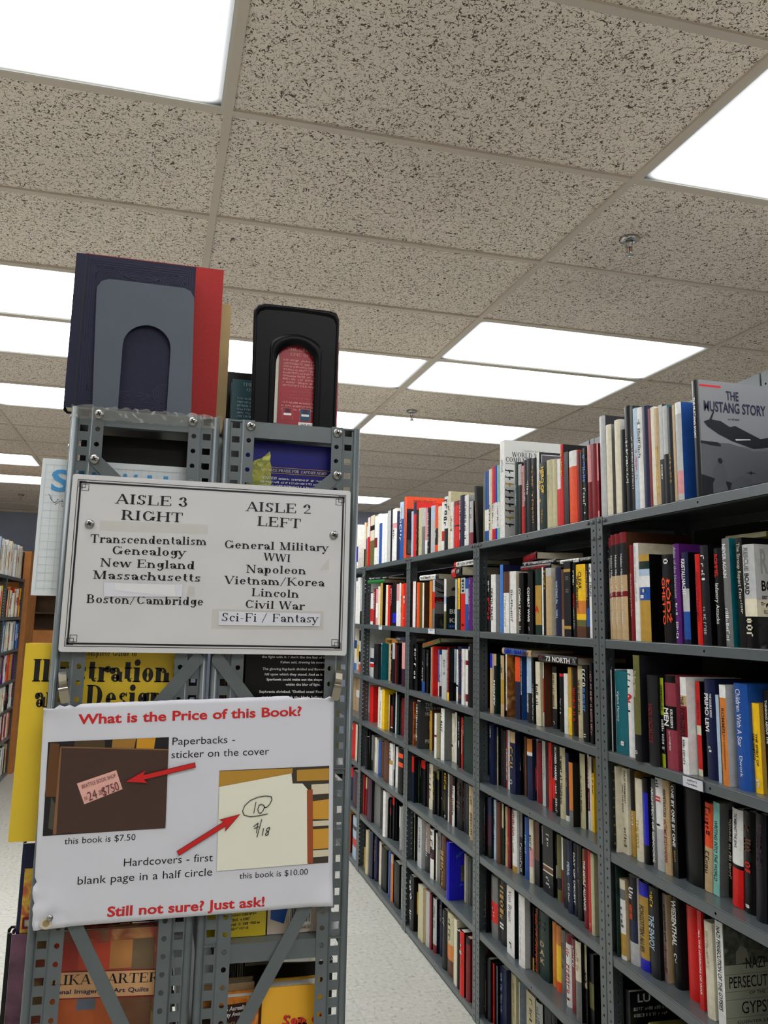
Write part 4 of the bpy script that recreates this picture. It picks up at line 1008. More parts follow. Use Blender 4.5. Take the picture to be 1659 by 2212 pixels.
        front(mb, [(.022,H*.78),(.03,H*.83),(.05,H*.85),(.066,H*.82),(.064,H*.78),(.03,H*.765)], dk, T, 0, .0007); rect(mb, .048, .053, H*.705, H*.72, k, T, .0008)
        ctext(mb, 'BILL', .014, H*.31, .062, H*.09, w_, T); ctext(mb, 'Killed', .014, H*.135, .085, H*.09, w_, T); rect(mb, .01, .08, H*.025, H*.09, ink('B'), T, .0006); scribble(mb, (.018,-T/2-.0009,H*.045), EX, EZ, .05, .005, ink('l'), rnd)
    elif tagname == 'HOURS':
        rect(mb, 0, D, 0, H, mat('slate_photo_print', (52,54,60), .4), T, .0003)
        for s, z, wd in (('THE', .88, .035), ('TERRIBLE', .79, .1), ('HOURS', .69, .06), ('PETER', .12, .06)): ctext(mb, s, .024, H*z, wd, H*.075, ink('G'), T)
    elif tagname == 'ALBUM':
        rect(mb, .05, .13, H*.32, H*.60, PHOTO_GR, T, .0006); text(mb, 'Album', (.03,-T/2-.0008,H*.72), (.8,0,.6), (-.6,0,.8), .06, .012, ink('L'), 'B', 0, .3); scribble(mb, (.045,-T/2-.0008,H*.25), EX, EZ, .075, .006, ink('L'), rnd)
    elif tagname == 'BILLBOARD':
        rect(mb, 0, D, H*.80, H, ink('o'), T, .0004); rect(mb, 0, D, 0, H*.06, ink('o'), T, .0004); scribble(mb, (.03,-T/2-.0008,H*.92), EX, EZ, .14, .009, ink('R'), rnd); scribble(mb, (.05,-T/2-.0008,H*.82), EX, EZ, .1, .03, k, rnd)
        rect(mb, .005, .05, H*.08, H*.3, PHOTO_GR, T, .0004)
def ordinal(n):
    W = ['first','second','third','fourth','fifth','sixth','seventh','eighth','ninth','tenth','eleventh','twelfth','thirteenth','fourteenth','fifteenth','sixteenth','seventeenth','eighteenth','nineteenth','twentieth']
    return W[n-1] if n <= 20 else 'twenty-' + W[n-21]
rows = {}
for ln in TABLE.strip().split('\n'):
    a, *tx = ln.split('|'); a = a.split()
    d = dict(bay=int(a[0]), sh=int(a[1]), x=XB+float(a[2]), y=float(a[3]), T=float(a[4]), H=float(a[5]), lean=float(a[6]), base=a[7], cover=a[8], tag=a[9], tx=tx)
    rows.setdefault((d['bay'], d['sh']), []).append(d)
allb = [b for r in rows.values() for b in r]
for b in allb: b['px'] = b['T']*b['H']/(b['y']**2)*(1 if b['tag'] == '-' else 5)*(1.3 if b['sh'] < 2 else 1)
KEEP = set(id(b) for b in sorted(allb, key=lambda b: -b['px'])[:262])
rest = MB(); BOOKCOUNT = 0
LOOK = {'MUSTANG': 'large aircraft picture book with red bar and seated man on its cover', 'RESCUE': 'thick white, ivory and black book with rescue lettering', 'GYPSIES': 'white book with crowd photograph and wide black capitals on cover',
        'AIRCRAFT': 'tall white combat aircraft book with a column of little planes', 'FRAME': 'tall white spined book with framed slate cover', 'DESERT': 'book with dark desert battle cover and red lettering',
        'BILL': 'slim book with moustached man in a cap on its cover', 'HOURS': 'dark grey book with tall pale capitals on its cover', 'ALBUM': 'vivid blue album with small grey picture on its cover', 'BILLBOARD': 'tall orange red journal with black picture cover'}
for (bay, sh), r in sorted(rows.items()):
    for n, b in enumerate(r, 1):
        rnd = random.Random(bay*1000+sh*100+n); T, H = b['T'], b['H']; D = min(max(.70*H, .12), .24)
        bands = band_list(b['base']); hard = T > .017 and rnd.random() < .8; bulge = min(.006, T*.16) if hard else .0006
        piv = 0 if not b['lean'] else (T/2 if b['lean'] > 0 else -T/2)
        loc = Vector((b['x'], b['y']+T/2-piv, SZ[sh]+.0003)); lean = math.radians(b['lean'])
        if id(b) not in KEEP:
            q = MB(); shell(q, T, H, D, bands, COVERM.get(b['cover'], b['cover']), bulge, n=4)
            q.box(.003, D-.003, -T/2+.0022, T/2-.0022, .001, H-.003, PAGES)
            for tx in b['tx']: spine_text(q, tx, T, H, bulge, rnd)
            R_ = Matrix.Translation(loc) @ Matrix.Rotation(lean, 4, 'X') @ Matrix.Translation((0, piv, 0))
            for i, f in enumerate(q.f): rest.add([R_ @ Vector(q.v[k]) for k in f], [tuple(range(len(f)))], q.mats[q.m[i]], q.sm[i])
            continue
        BOOKCOUNT += 1
        cols = []
        for f0, f1, c in sorted(bands, key=lambda s: s[0]-s[1]):
            if c not in cols: cols.append(c)
        look = (('slim ' if T < .013 else 'thick ' if T > .036 else '') + INKNAME[cols[0]] + (' and ' + INKNAME[cols[1]] if len(cols) > 1 and (bands[0][2] != bands[-1][2] or len(bands) > 1) else '') + ' book')
        lead = 'leaning ' if b['lean'] else ''
        where = '%s from far post, %s shelf, %s bay' % (ordinal(n), 'top' if sh == 0 else NTH[sh], NTH[bay-1])
        lab = (LOOK[b['tag']] + ', %s bay' % NTH[bay-1]) if b['tag'] in LOOK else lead+look+', '+where
        o = thing('book', lab, 'book', loc, 0, 'books on the %s shelf of the %s bay' % ('top' if sh == 0 else NTH[sh], NTH[bay-1]))
        o.rotation_euler = (lean, 0, 0)
        q = MB(); shell(q, T, H, D, bands, COVERM.get(b['cover'], b['cover']), bulge)
        c_ = q.build('cover', o); c_.location = (0, piv, 0)
        q = MB(); q.box(.0016, D-.004, -T/2+.0023, T/2-.0023, .002, H-.0035, PAGES_W if rnd.random() < .5 else PAGES); c_ = q.build('page_block', o); c_.location = (0, piv, 0)
        for tx in b['tx']:
            q = MB(); spine_text(q, tx, T, H, bulge, rnd)
            if q.f: c_ = q.build('spine_lettering', o); c_.location = (0, piv, 0)
        if b['tag'] != '-':
            q = MB(); cover_art(b['tag'], q, T, H, D, rnd)
            if q.f: c_ = q.build('cover_print', o); c_.location = (0, piv, 0)
def lying(label, x, y, z, rz, L, W, T, base, cover, tx, group='books lying on top of the rows', rx=0):
    """a book on its side: spine L long; origin at the spine's middle, spine looks to -x before turning"""
    global BOOKCOUNT; BOOKCOUNT += 1
    o = thing('book', label, 'book', (x, y, z), math.radians(rz), group); o.rotation_euler = (math.radians(rx), 0, math.radians(rz))
    rnd = random.Random(label); q = MB(); M_ = Matrix(((1,0,0,0), (0,0,1,-L/2), (0,-1,0,T/2), (0,0,0,1)))
    def emit(name, fn):
        q = MB(); fn(q)
        if q.f: q.v = [tuple(M_ @ Vector(v)) for v in q.v]; q.build(name, o)
    bulge = min(.005, T*.15)
    emit('cover', lambda q: shell(q, T, L, W, band_list(base), cover, bulge))
    emit('page_block', lambda q: q.box(.0016, W-.003, -T/2+.0023, T/2-.0023, .003, L-.003, PAGES))
    for t_ in tx: emit('spine_lettering', lambda q: spine_text(q, t_, T, L, bulge, rnd))
    return o
# books lying across the tops of the rows
T0 = SZ[0]; L_ = lying
L_('black book with red lettering lying lowest of the pile, second shelf, second bay', 1.245, 2.546, 1.6185, 0, .226, .15, .0175, 'k', 'k', ['~ .05 .3 r .5', '~ .4 .95 r .6'])
L_('thin black book with white lettering lying second lowest of the pile, second bay', 1.247, 2.525, 1.6365, 2, .23, .15, .012, 'K', 'k', ['~ .05 .12 w .8', '~ .2 .95 w .5'])
L_('dark red book with brown page edges topping the pile, second shelf, second bay', 1.275, 2.65, 1.655, -14.6, .24, .16, .027, 'R,0-.1:k', 'k', ['~ .1 .8 r .5'])
L_('thin black book with white spine strip lying beside the pile, second bay', 1.25, 2.28, 1.630, 0, .215, .15, .012, 'k,.05-.6:w', 'k', ['~ .1 .55 k .5', '~ .65 .95 w .5'])
L_('tan and blue spined book lying on the third shelf row, second bay', 1.262, 2.737, 1.326, 0, .243, .16, .022, 't,.08-.85:B', 't', ['~ .1 .35 V .6', '~ .45 .7 V .6', '~ .72 .95 n .8'])
L_('black book lettered 73 north lying across the third shelf row, second bay', 1.262, 2.432, 1.3175, 0, .26, .17, .0245, 'K', 'n', ['~ .02 .18 M .6', '73 NORTH .22 .85 w .75', '~ .92 .97 w .5'])
L_('white spined book lying across the second shelf row, third bay', 1.245, 3.66, 1.6275, 3, .238, .16, .0225, 'w,.85-1:K', 'G', ['~ .05 .6 k .5', '~ .65 .8 g .3'])
L_('fat black book with red spine patches lying under a thin white one, third bay', 1.262, 3.34, 1.6285, -10.4, .24, .16, .040, 'k,.05-.45:r', 'k', ['~ .06 .44 w .3 .7', '~ .55 .9 w .4'])
L_('thin white book topping the fat black lying book, third bay', 1.255, 3.226, 1.670, 0, .25, .15, .021, 'w,.0-.1:r', 'E', ['~ .15 .9 g .5'])
L_('olive book with orange lettering lying tilted on the third shelf, third bay', 1.26, 3.663, 1.324, 0, .25, .19, .021, 'v', 'E', ['~ .05 .7 o .5'], rx=-8)
L_('bright green spined book lying on the second shelf row, fourth bay', 1.228, 4.555, 1.6395, 9, .24, .13, .020, 'e', 'g', [])
L_('thin black book with white lettering lying on the green one, fourth bay', 1.232, 4.52, 1.660, 9, .26, .13, .014, 'k', 'k', ['~ .02 .3 w .7', '~ .35 .6 l .5', '~ .7 .95 w .4'])
L_('small dark book lying near the post, third shelf, fourth bay', 1.25, 4.12, 1.327, 0, .165, .11, .02, 'b', 'k', ['~ .1 .5 w .4', '~ .55 .85 g .3'])
L_('ochre spined book lying behind the teal one, third shelf, fourth bay', 1.285, 4.40, 1.30, 0, .24, .15, .033, 'Y,.5-.75:O', 'Y', ['~ .08 .55 k .5'])
L_('yellowish pamphlet lying on the second shelf row of the first bay', 1.36, 1.66, 1.655, 0, .14, .11, .012, 'I', 'Z', [])
# odd things on the sixth shelf of the first bay
o = thing('book', 'black book with pale capitals standing behind a yellow folder, sixth shelf, first bay', 'book', (1.25, 2.05, SZ[5]+.0003)); BOOKCOUNT += 1
q = MB(); shell(q, .02, .19, .2, band_list('k'), 'k', .001); q.build('cover', o)
q = MB(); q.box(.002, .196, -.0077, .0077, .002, .187, PAGES); q.build('page_block', o)
q = MB(); ctext(q, 'LU', .02, .165, .04, .02, ink('G'), .02); r_ = random.Random(4); scribble(q, (.01, -.0108, .145), EX, EZ, .1, .008, ink('G'), r_); scribble(q, (.01, -.0108, .13), EX, EZ, .1, .008, ink('G'), r_); q.build('cover_print', o)
q = MB(); pts = [(0,0),(.24,0),(.24,.105),(.22,.125),(.02,.125),(0,.105)]
q.prism(pts, (1.27, 1.99, SZ[5]+.0003), EX, EZ, EY, .03, mat('pale_yellow_card', (176, 168, 92), .6, 0, .3, .1, 20)); tag(q.build('folder'), 'pale yellow folder lying low on the sixth shelf of the first bay', 'folder')
q = MB(); pts = [(0,0),(.25,0),(.25,.02),(.1,.07),(.03,.085),(.012,.08),(.006,.06)]
q.prism(pts, (1.25, 1.90, SZ[5]+.0003), EX, EZ, EY, .05, mat('blue_grey_plastic', (84, 94, 112), .45, 0, .4)); tag(q.build('binder'), 'blue grey plastic wedge lying in front of the yellow folder', 'binder')

SX, SZ0, SW, SHH = -0.1284, 1.3900, 0.4184, 0.2555
SIGNLINES = [('AISLE 3', (0.0619, 0.2151, 0.1684, 0.2158, 0.0146)), ('RIGHT', (0.0715, 0.1918, 0.1616, 0.1921, 0.0143)), ('Transcendentalism', (0.0312, 0.1560, 0.1986, 0.1596, 0.0120)), ('Genealogy', (0.0619, 0.1405, 0.1685, 0.1416, 0.0120)), ('New England', (0.0467, 0.1220, 0.1829, 0.1229, 0.0120)), ('Massachusetts', (0.0382, 0.1040, 0.1928, 0.1047, 0.0120)), ('Boston/Cambridge', (0.0322, 0.0693, 0.1986, 0.0700, 0.0120)), ('AISLE 2', (0.2539, 0.2144, 0.3574, 0.2155, 0.0146)), ('LEFT', (0.2720, 0.1930, 0.3406, 0.1920, 0.0146)), ('General Military', (0.2237, 0.1564, 0.3855, 0.1582, 0.0120)), ('WWI', (0.2846, 0.1403, 0.3266, 0.1392, 0.0116)), ('Napoleon', (0.2584, 0.1207, 0.3516, 0.1214, 0.0120)), ('Vietnam/Korea', (0.2275, 0.1029, 0.3812, 0.1039, 0.0120)), ('Lincoln', (0.2684, 0.0859, 0.3418, 0.0853, 0.0120)), ('Civil War', (0.2592, 0.0680, 0.3511, 0.0673, 0.0120))]
SIGNCARDS = [(((0.0561, 0.0789), (0.1658, 0.0818), (0.1664, 0.0999), (0.0546, 0.0991)), WHITEPAPER), (((0.2218, 0.0417), (0.3752, 0.0429), (0.3756, 0.0625), (0.2213, 0.0620)), WHITEPAPER), (((0.0709, 0.0884), (0.1568, 0.0819), (0.1548, 0.0989), (0.0702, 0.0987)), mat("shiny_paper_strip", (214,214,216), .3))]
SIGNLAB = [("Sci-Fi / Fantasy", (0.2254, 0.0477, 0.3726, 0.0486, 0.0123))]
SIGNTAPE = [((0.0429, 0.1739), (0.1988, 0.1758), (0.1986, 0.1907), (0.0428, 0.1886)), ((0.2113, 0.0360), (0.3809, 0.0377), (0.3807, 0.0660), (0.2113, 0.0651)), ((0.3723, 0.1286), (0.3871, 0.1299), (0.3866, 0.1478), (0.3801, 0.1400)), ((0.1729, 0.0824), (0.1849, 0.0827), (0.1840, 0.0975), (0.1752, 0.0989))]
SIGNSCREWS = [(0.0289, 0.1830), (0.3929, 0.1840)]
POSTERQ = [(-0.1413, 0, 1.3168), (0.2722, 0, 1.3317), (0.2793, 0, 1.0324), (-0.1323, 0, 1.0249)]
POSTRED = [('What is the Price of this Book?', (-0.0933, 1.2906, 0.2242, 1.3009, 0.0140), 1), ('Still not sure? Just ask!', (-0.0370, 1.0351, 0.1807, 1.0365, 0.0133), 1)]
POSTBLK = [('Paperbacks -', (0.0358, 1.2608, 0.1272, 1.2628, 0.0109)), ('sticker on the cover', (0.0360, 1.2424, 0.1772, 1.2454, 0.0109)), ('this book is $7.50', (-0.0997, 1.1315, -0.0052, 1.1333, 0.0088)), ('Hardcovers - first', (-0.0203, 1.0993, 0.1030, 1.1008, 0.0109)), ('blank page in a half circle', (-0.0796, 1.0785, 0.1037, 1.0817, 0.0109)), ('this book is $10.00', (0.1419, 1.0751, 0.2417, 1.0763, 0.0085))]
PHOTO1 = [(((-0.1286, 1.1433), (0.0344, 1.1479), (0.0317, 1.2717), (-0.1316, 1.2669)), mat('photo_black', (20, 17, 18), .45)), (((-0.1303, 1.1945), (-0.1122, 1.1940), (-0.1167, 1.2646), (-0.1289, 1.2660)), mat('photo_amber_dark', (92, 58, 28), .45)), (((-0.1223, 1.1535), (-0.1151, 1.1503), (-0.1108, 1.1764), (-0.1216, 1.1942)), mat('photo_grey_dark', (70, 66, 56), .45)), (((-0.0464, 1.2568), (-0.0159, 1.2563), (-0.0138, 1.2701), (-0.0458, 1.2695)), mat('photo_amber', (150, 108, 40), .45)), (((-0.0128, 1.2566), (0.0118, 1.2559), (0.0131, 1.2710), (-0.0125, 1.2703)), mat('photo_gold', (196, 140, 30), .45)), (((-0.0974, 1.2590), (-0.0554, 1.2572), (-0.0563, 1.2690), (-0.0966, 1.2680)), mat('photo_amber_dark2', (72, 54, 30), .45)), (((-0.1155, 1.1451), (0.0344, 1.1479), (0.0321, 1.2547), (-0.1146, 1.2604)), mat('photo_brown_cover', (66, 44, 36), .45)), (((-0.1155, 1.1451), (-0.1112, 1.1450), (-0.1133, 1.2586), (-0.1152, 1.2604)), mat('photo_brown_edge', (126, 88, 56), .45)), (((-0.1145, 1.2592), (0.0322, 1.2535), (0.0321, 1.2553), (-0.1147, 1.2610)), mat('photo_brown_edge', (126, 88, 56), .45)), (((-0.0774, 1.1833), (-0.0277, 1.2021), (-0.0380, 1.2279), (-0.0893, 1.2111)), mat('photo_pink_sticker', (224, 170, 156), .45))]
PHOTO2 = [(((0.1090, 1.0874), (0.2711, 1.0912), (0.2685, 1.2279), (0.1060, 1.2241)), mat('photo_shelf_dark', (60, 50, 40), .45)), (((0.1062, 1.2018), (0.2131, 1.2181), (0.2129, 1.2254), (0.1060, 1.2232)), mat('photo_gold2', (176, 132, 48), .45)), (((0.2202, 1.2069), (0.2685, 1.2074), (0.2683, 1.2244), (0.2196, 1.2228)), mat('photo_gold2', (176, 132, 48), .45)), (((0.2427, 1.1874), (0.2691, 1.1883), (0.2686, 1.2026), (0.2422, 1.2017)), mat('photo_cream', (206, 196, 170), .45)), (((0.2456, 1.1528), (0.2699, 1.1520), (0.2693, 1.1804), (0.2448, 1.1779)), mat('photo_gold3', (198, 146, 50), .45)), (((0.2460, 1.1428), (0.2702, 1.1432), (0.2699, 1.1504), (0.2457, 1.1503)), mat('photo_cream', (206, 196, 170), .45)), (((0.2471, 1.1108), (0.2708, 1.1113), (0.2703, 1.1394), (0.2461, 1.1387)), mat('photo_gold3', (198, 146, 50), .45)), (((0.2475, 1.0999), (0.2712, 1.1005), (0.2709, 1.1098), (0.2471, 1.1092)), mat('photo_cream', (206, 196, 170), .45)), (((0.1090, 1.0874), (0.2411, 1.0910), (0.2375, 1.1939), (0.2287, 1.2036), (0.2137, 1.2039), (0.2115, 1.2182), (0.1068, 1.2018)), mat('photo_blank_page', (226, 224, 206), .45)), (((0.2398, 1.0917), (0.2484, 1.0916), (0.2442, 1.1953), (0.2355, 1.1939)), mat('photo_rust_spine', (150, 74, 40), .45))]
STICKER = [('BRATTLE BOOK SHOP', (-0.0819, 1.2041, -0.0373, 1.2189, 0.0055)), ('JUL', (-0.0772, 1.1889, -0.0726, 1.1905, 0.0049)), ('24', (-0.0718, 1.1875, -0.0597, 1.1919, 0.0127)), ('2008', (-0.0584, 1.1949, -0.0534, 1.1965, 0.0067)), ('$750', (-0.0532, 1.1935, -0.0310, 1.2019, 0.0127))]
PENCIL = [((0.1784, 1.1628), (0.1661, 1.1607), (0.1532, 1.1596), (0.1441, 1.1623), (0.1419, 1.1679), (0.1447, 1.1752), (0.1522, 1.1821), (0.1633, 1.1865), (0.1747, 1.1877), (0.1826, 1.1865), (0.1838, 1.1822), (0.1811, 1.1760), (0.1770, 1.1721), (0.1728, 1.1713)), ((0.1607, 1.1797), (0.1582, 1.1643)), ((0.1655, 1.1755), (0.1638, 1.1694), (0.1653, 1.1647), (0.1686, 1.1640), (0.1717, 1.1676), (0.1734, 1.1722), (0.1720, 1.1750), (0.1680, 1.1764), (0.1655, 1.1746)), ((0.1587, 1.1459), (0.1650, 1.1506), (0.1633, 1.1371)), ((0.1598, 1.1434), (0.1662, 1.1456)), ((0.1703, 1.1553), (0.1642, 1.1310)), ((0.1734, 1.1429), (0.1719, 1.1331)), ((0.1819, 1.1438), (0.1786, 1.1427), (0.1775, 1.1397), (0.1808, 1.1380), (0.1803, 1.1340), (0.1771, 1.1329), (0.1764, 1.1354), (0.1808, 1.1389), (0.1826, 1.1426), (0.1812, 1.1445))]
ARROWS = [((0.0705, 1.2331), (-0.0236, 1.2125), .0030), ((0.0540, 1.1143), (0.1379, 1.1634), .0030)]
CLIPS = [(((-0.1207, 1.3617), None, (-0.1128, 1.3200)), "bent metal clip gripping the torn corner under the yellow guide"), (((0.2798, 1.3668), None, (0.2729, 1.3235)), "bent metal clip gripping the torn corner beside the black paperback")]

# ------------------------------------------------------------------ the rack with the signs, seen end on
YR = 1.252; RT = SZ[0]
def rack_post(xo, d, z1, y, sy):
    """post whose punched flange lies across x; xo outer edge, d=+1/-1 inward, sy=+1 when the flange faces -y"""
    q = MB(); n = 6
    def px(u): return xo+d*u
    prof = [(0, .009), (0, .005)]+[(.0052-.0052*math.cos(PI*k/n), .005-.005*math.sin(PI*k/n)) for k in range(n+1)]+[(.0106, .0045)]
    for (u0, w0), (u1, w1) in zip(prof, prof[1:]):
        q.add([(px(u0),y+sy*w0,0),(px(u1),y+sy*w1,0),(px(u1),y+sy*w1,z1),(px(u0),y+sy*w0,z1)], [(0,1,2,3) if d*sy > 0 else (3,2,1,0)], STEEL, True)
    zs = [z1-.0085-PITCH*.985*k for k in range(int(z1/PITCH))]
    q.holes((px(.0106), y+sy*.0045, 0), (d,0,0), EZ, 0, .0165, 0, z1, zs, 's', .0059, .0050, STEEL)
    for (u0, w0), (u1, w1) in zip([(.0271,.0045),(.0285,.0012),(.0300,0)], [(.0285,.0012),(.0300,0),(.0304,0)]):
        q.add([(px(u0),y+sy*w0,0),(px(u1),y+sy*w1,0),(px(u1),y+sy*w1,z1),(px(u0),y+sy*w0,z1)], [(0,1,2,3)], STEEL, True)
    q.holes((px(.0304), y, 0), (d,0,0), EZ, 0, .0166, 0, z1, [a-.001 for a in zs], 'o', .0038, .0038, STEEL)
    q.holes((px(0), y+sy*.009, 0), (0,sy,0), EZ, 0, .0145, 0, z1, [a-PITCH/2 for a in zs], 'o', .0036, .0036, STEEL)
    return q
def rack_unit(label, xa, xb, zs, outer):
    U_ = thing('shelving_unit', label, 'shelving unit', (0,0,0), 0, 'shelving units of the sign rack')
    for y, sy in ((YR, 1), (YR+.914, -1)):
        rack_post(xa, 1, RT+.0015, y, sy).build('upright_post', U_, .0014); rack_post(xb, -1, RT+.0015, y, sy).build('upright_post', U_, .0014)
    for z in zs:
        q = MB(); q.box(xa+.0016, xb-.0016, YR+.0012, YR+.9128, z-.0016, z, STEEL); lip = .0255
        q.box(xa+.036, xb-.036, YR+.0014, YR+.0030, z-lip, z-.0016, STEEL); q.box(xa+.036, xb-.036, YR+.003, YR+.014, z-lip, z-lip+.0016, STEEL)
        q.box(xa+.0016, xb-.0016, YR+.9112, YR+.9128, z-lip, z-.0016, STEEL)
        for x in (xa+.0024, xb-.0024): q.box(x-.0008, x+.0008, YR+.03, YR+.884, z-lip, z-.0016, STEEL)
        q.build('shelf', U_)
    return U_
AX0, AX1, BX0, BX1 = -.1383, .0805, .0874, .3053
RA = rack_unit('grey steel end frame under the grey bookend, left half of the sign rack', AX0, AX1, [RT, 1.468, 1.128, .72, .36, .04], -1)
RB = rack_unit('grey steel end frame under the black bookend, right half of the sign rack', BX0, BX1, [RT, 1.472, 1.222, .985, .70, .36, .04], 1)
def screw(mb, x, y, z, r=.0075, m=None):
    m = m or SCREW; mb.lathe([(r,0), (r,-.0012), (r*.86,-.0032), (r*.5,-.0044), (.0002,-.0047)], (x, y, z), (0,1,0), m, 16)
    for a in (.5, .5+PI/2):
        c, s = math.cos(a)*r*.5, math.sin(a)*r*.5; n_ = .0009; cx, sx = -math.sin(a)*n_, math.cos(a)*n_
        yy = y-.0051; mb.add([(x-c-cx,yy,z-s-sx),(x+c-cx,yy,z+s-sx),(x+c+cx,yy,z+s+sx),(x-c+cx,yy,z-s+sx)], [(0,1,2,3)], mat('screw_slot', (30,30,30), .6))
for U_, lst in ((RA, [((-.1004,1.6702), (.0545,1.53)), ((.0655,1.381), (-.095,1.18)), ((-.082,1.032), (.06,.77))]), (RB, [((.2687,1.6702), (.113,1.53)), ((.096,1.381), (.262,1.18)), ((.242,1.033), (.095,.77))])):
    for i, (a, b) in enumerate(lst):
        q = MB(); q.strap((a[0], YR-.0026-.0004*i, a[1]), (b[0], YR-.0026-.0004*i, b[1]), .0185, (0,1,0), .0021, STEEL); q.build('cross_brace', U_)
    for x in ((-.0991, .0393) if U_ is RA else (.1285, .2674)):
        q = MB(); screw(q, x, YR-.0006, RT-.0085 if U_ is RB else RT-.0085); q.build('screw', U_)
    q = MB(); x, z = lst[0][0]; screw(q, x, YR-.0032, z); q.build('screw', U_)
    for z in (RT-.012, RT-.058):
        q = MB(); q.lathe([(.0055,0), (.0055,.003), (.002,.0045)], (AX0-.0002 if U_ is RA else BX1+.0002, YR+.02, z), (-1 if U_ is RA else 1, 0, 0), SCREW, 12); q.build('bolt', U_)
# --- front lettered plate
sign = thing('aisle_sign', 'white engraved aisle plate with two lists of subjects screwed to the rack', 'sign', (SX, YR-.0095, SZ0))
PLATE = mat('sign_plate', (198, 197, 197), .45, 0, .4, .03, 14)
def rr(x0, z0, x1, z1, r, n=5):
    P = []
    for cx, cz, a in ((x1-r,z0+r,-90), (x1-r,z1-r,0), (x0+r,z1-r,90), (x0+r,z0+r,180)):
        for k in range(n+1): t = math.radians(a+90*k/n); P.append((cx+r*math.cos(t), cz+r*math.sin(t)))
    return P
q = MB(); q.prism(rr(0,0,SW,SHH,.004), (0,0,0), EX, EZ, EY, .005, PLATE, mat('sign_edge', (176,172,166), .6)); q.build('plate', sign)
q = MB(); F_ = -.0004
def frame_line(q, x0, z0, x1, z1, t, m, y):
    for a, b, c, d in ((x0,z0,x1,z0+t), (x0,z1-t,x1,z1), (x0,z0,x0+t,z1), (x1-t,z0,x1,z1)): q.add([(a,y,b),(c,y,b),(c,y,d),(a,y,d)], [(0,1,2,3)], m)
frame_line(q, .0075, .0075, SW-.0075, SHH-.0075, .0009, BLACKINK, F_); frame_line(q, .0105, .0105, SW-.0105, SHH-.0105, .0026, BLACKINK, F_)
for cx in (.0075, SW-.0075):
    for cz in (.0075, SHH-.0075):
        sx, sz = (1 if cx < .1 else -1), (1 if cz < .1 else -1)
        for k in (.004, .0085):
            a, b = sorted((cx+sx*(k-.002), cx+sx*(k+.008))); c, d = sorted((cz+sz*(k-.002), cz+sz*(k+.008)))
            frame_line(q, a, c, b, d, .0007, BLACKINK, F_-.0001)
q.build('border', sign)
def sl(q, s, x0, z0, x1, z1, cap, font='S', w=None):
    U = Vector((x1-x0, 0, z1-z0)); text(q, s, (x0, F_-.0001, z0), U, (-U.z, 0, U.x), U.length, cap, BLACKINK, font, 0, 0, w or (.165, .06, .085))
q = MB()
for s, a in SIGNLINES: sl(q, s, *a)
q.build('lettering', sign)
yl = -.0011
for i, ((a, b, c, d), m) in enumerate(SIGNCARDS):
    q = MB(); q.add([(p[0], yl-.0002*(i == 2), p[1]) for p in (a, b, c, d)], [(0,1,2,3)], m)
    tl = q.build('paper_label', sign); tl['label'] = ['blank white paper strip stuck over an old line', 'white paper strip with a retyped line', 'shiny folded paper strip'][i]
q = MB(); 
for s, a in SIGNLAB: U = Vector((a[2]-a[0], 0, a[3]-a[1])); text(q, s, (a[0], yl-.0003, a[1]), U, (-U.z, 0, U.x), U.length, a[4], BLACKINK, 'S', 0, 0, (.14,.055,.08))
q.build('label_lettering', sign)
TAPE = bpy.data.materials.new('yellowed_tape'); TAPE.use_nodes = True; b_ = TAPE.node_tree.nodes['Principled BSDF']; b_.inputs['Base Color'].default_value = (.56,.5,.36,1); b_.inputs['Roughness'].default_value = .25; b_.inputs['Alpha'].default_value = .16
for i, quad in enumerate(SIGNTAPE): q = MB(); q.add([(p[0], -.0007-.0001*i, p[1]) for p in quad], [(0,1,2,3)], TAPE); q.build('tape', sign)
for x, z in SIGNSCREWS: q = MB(); screw(q, x, -.0002, z, .0068); q.build('screw', sign)
# --- poster
PO = Vector((-.1433, YR-.0065, 1.3166)); P_TL, P_TR, P_BR, P_BL = [Vector(v) for v in POSTERQ]
poster = thing('price_poster', 'white price notice with red headings and two printed photos clipped to the rack', 'poster', (0, YR-.0075, 0))
def pq(u, v): return P_TL*(1-u)*(1-v)+P_TR*u*(1-v)+P_BR*u*v+P_BL*(1-u)*v
nu, nv = 60, 44; q = MB(); vs = []; rnd = random.Random(5)
for j in range(nv+1):
    for i in range(nu+1):
        u, v = i/nu, j/nv; p = pq(u, v); y = 0
        d0 = max(0, 1-math.hypot(u/.16, (v-1)/.2)); d1 = max(0, 1-math.hypot((u-1)/.08, (v-1)/.12)); d2 = max(0, 1-math.hypot(u/.14, v/.07)); d3 = max(0, 1-math.hypot((u-1)/.16, v/.07))
        y -= d0*(.004+rnd.uniform(-.004, .004)) + d1*.006 + (d2+d3)*(.002+rnd.uniform(-.003, .003))
        x, z = p.x, p.z
        if j == 0: z += (-rnd.uniform(0, .006) if u < .13 or u > .84 else rnd.uniform(-.0004, .0004))
        if i == 0 and v > .78: x += rnd.uniform(-.003, .003)
        vs.append((x, y, z))
fs = [(j*(nu+1)+i, (j+1)*(nu+1)+i, (j+1)*(nu+1)+i+1, j*(nu+1)+i+1) for j in range(nv) for i in range(nu)]
q.add(vs, fs, WHITEPAPER, True); q.build('sheet', poster, .0016)
PY = -.0012
def pl(q, s, x0, z0, x1, z1, cap, m, font, y=PY, out=None):
    U = Vector((x1-x0, 0, z1-z0)); text(q, s, (x0, y, z0), U, (-U.z, 0, U.x), U.length, cap, m, font)
for s, a, bold in POSTRED: q = MB(); pl(q, s, *a, DARKRED, 'BB', PY+.0002); pl(q, s, a[0]+.0003, a[1]+.0002, a[2]+.0001, a[3]+.0002, a[4]*.985, REDINK, 'BB', PY-.0001); q.build('red_heading', poster)
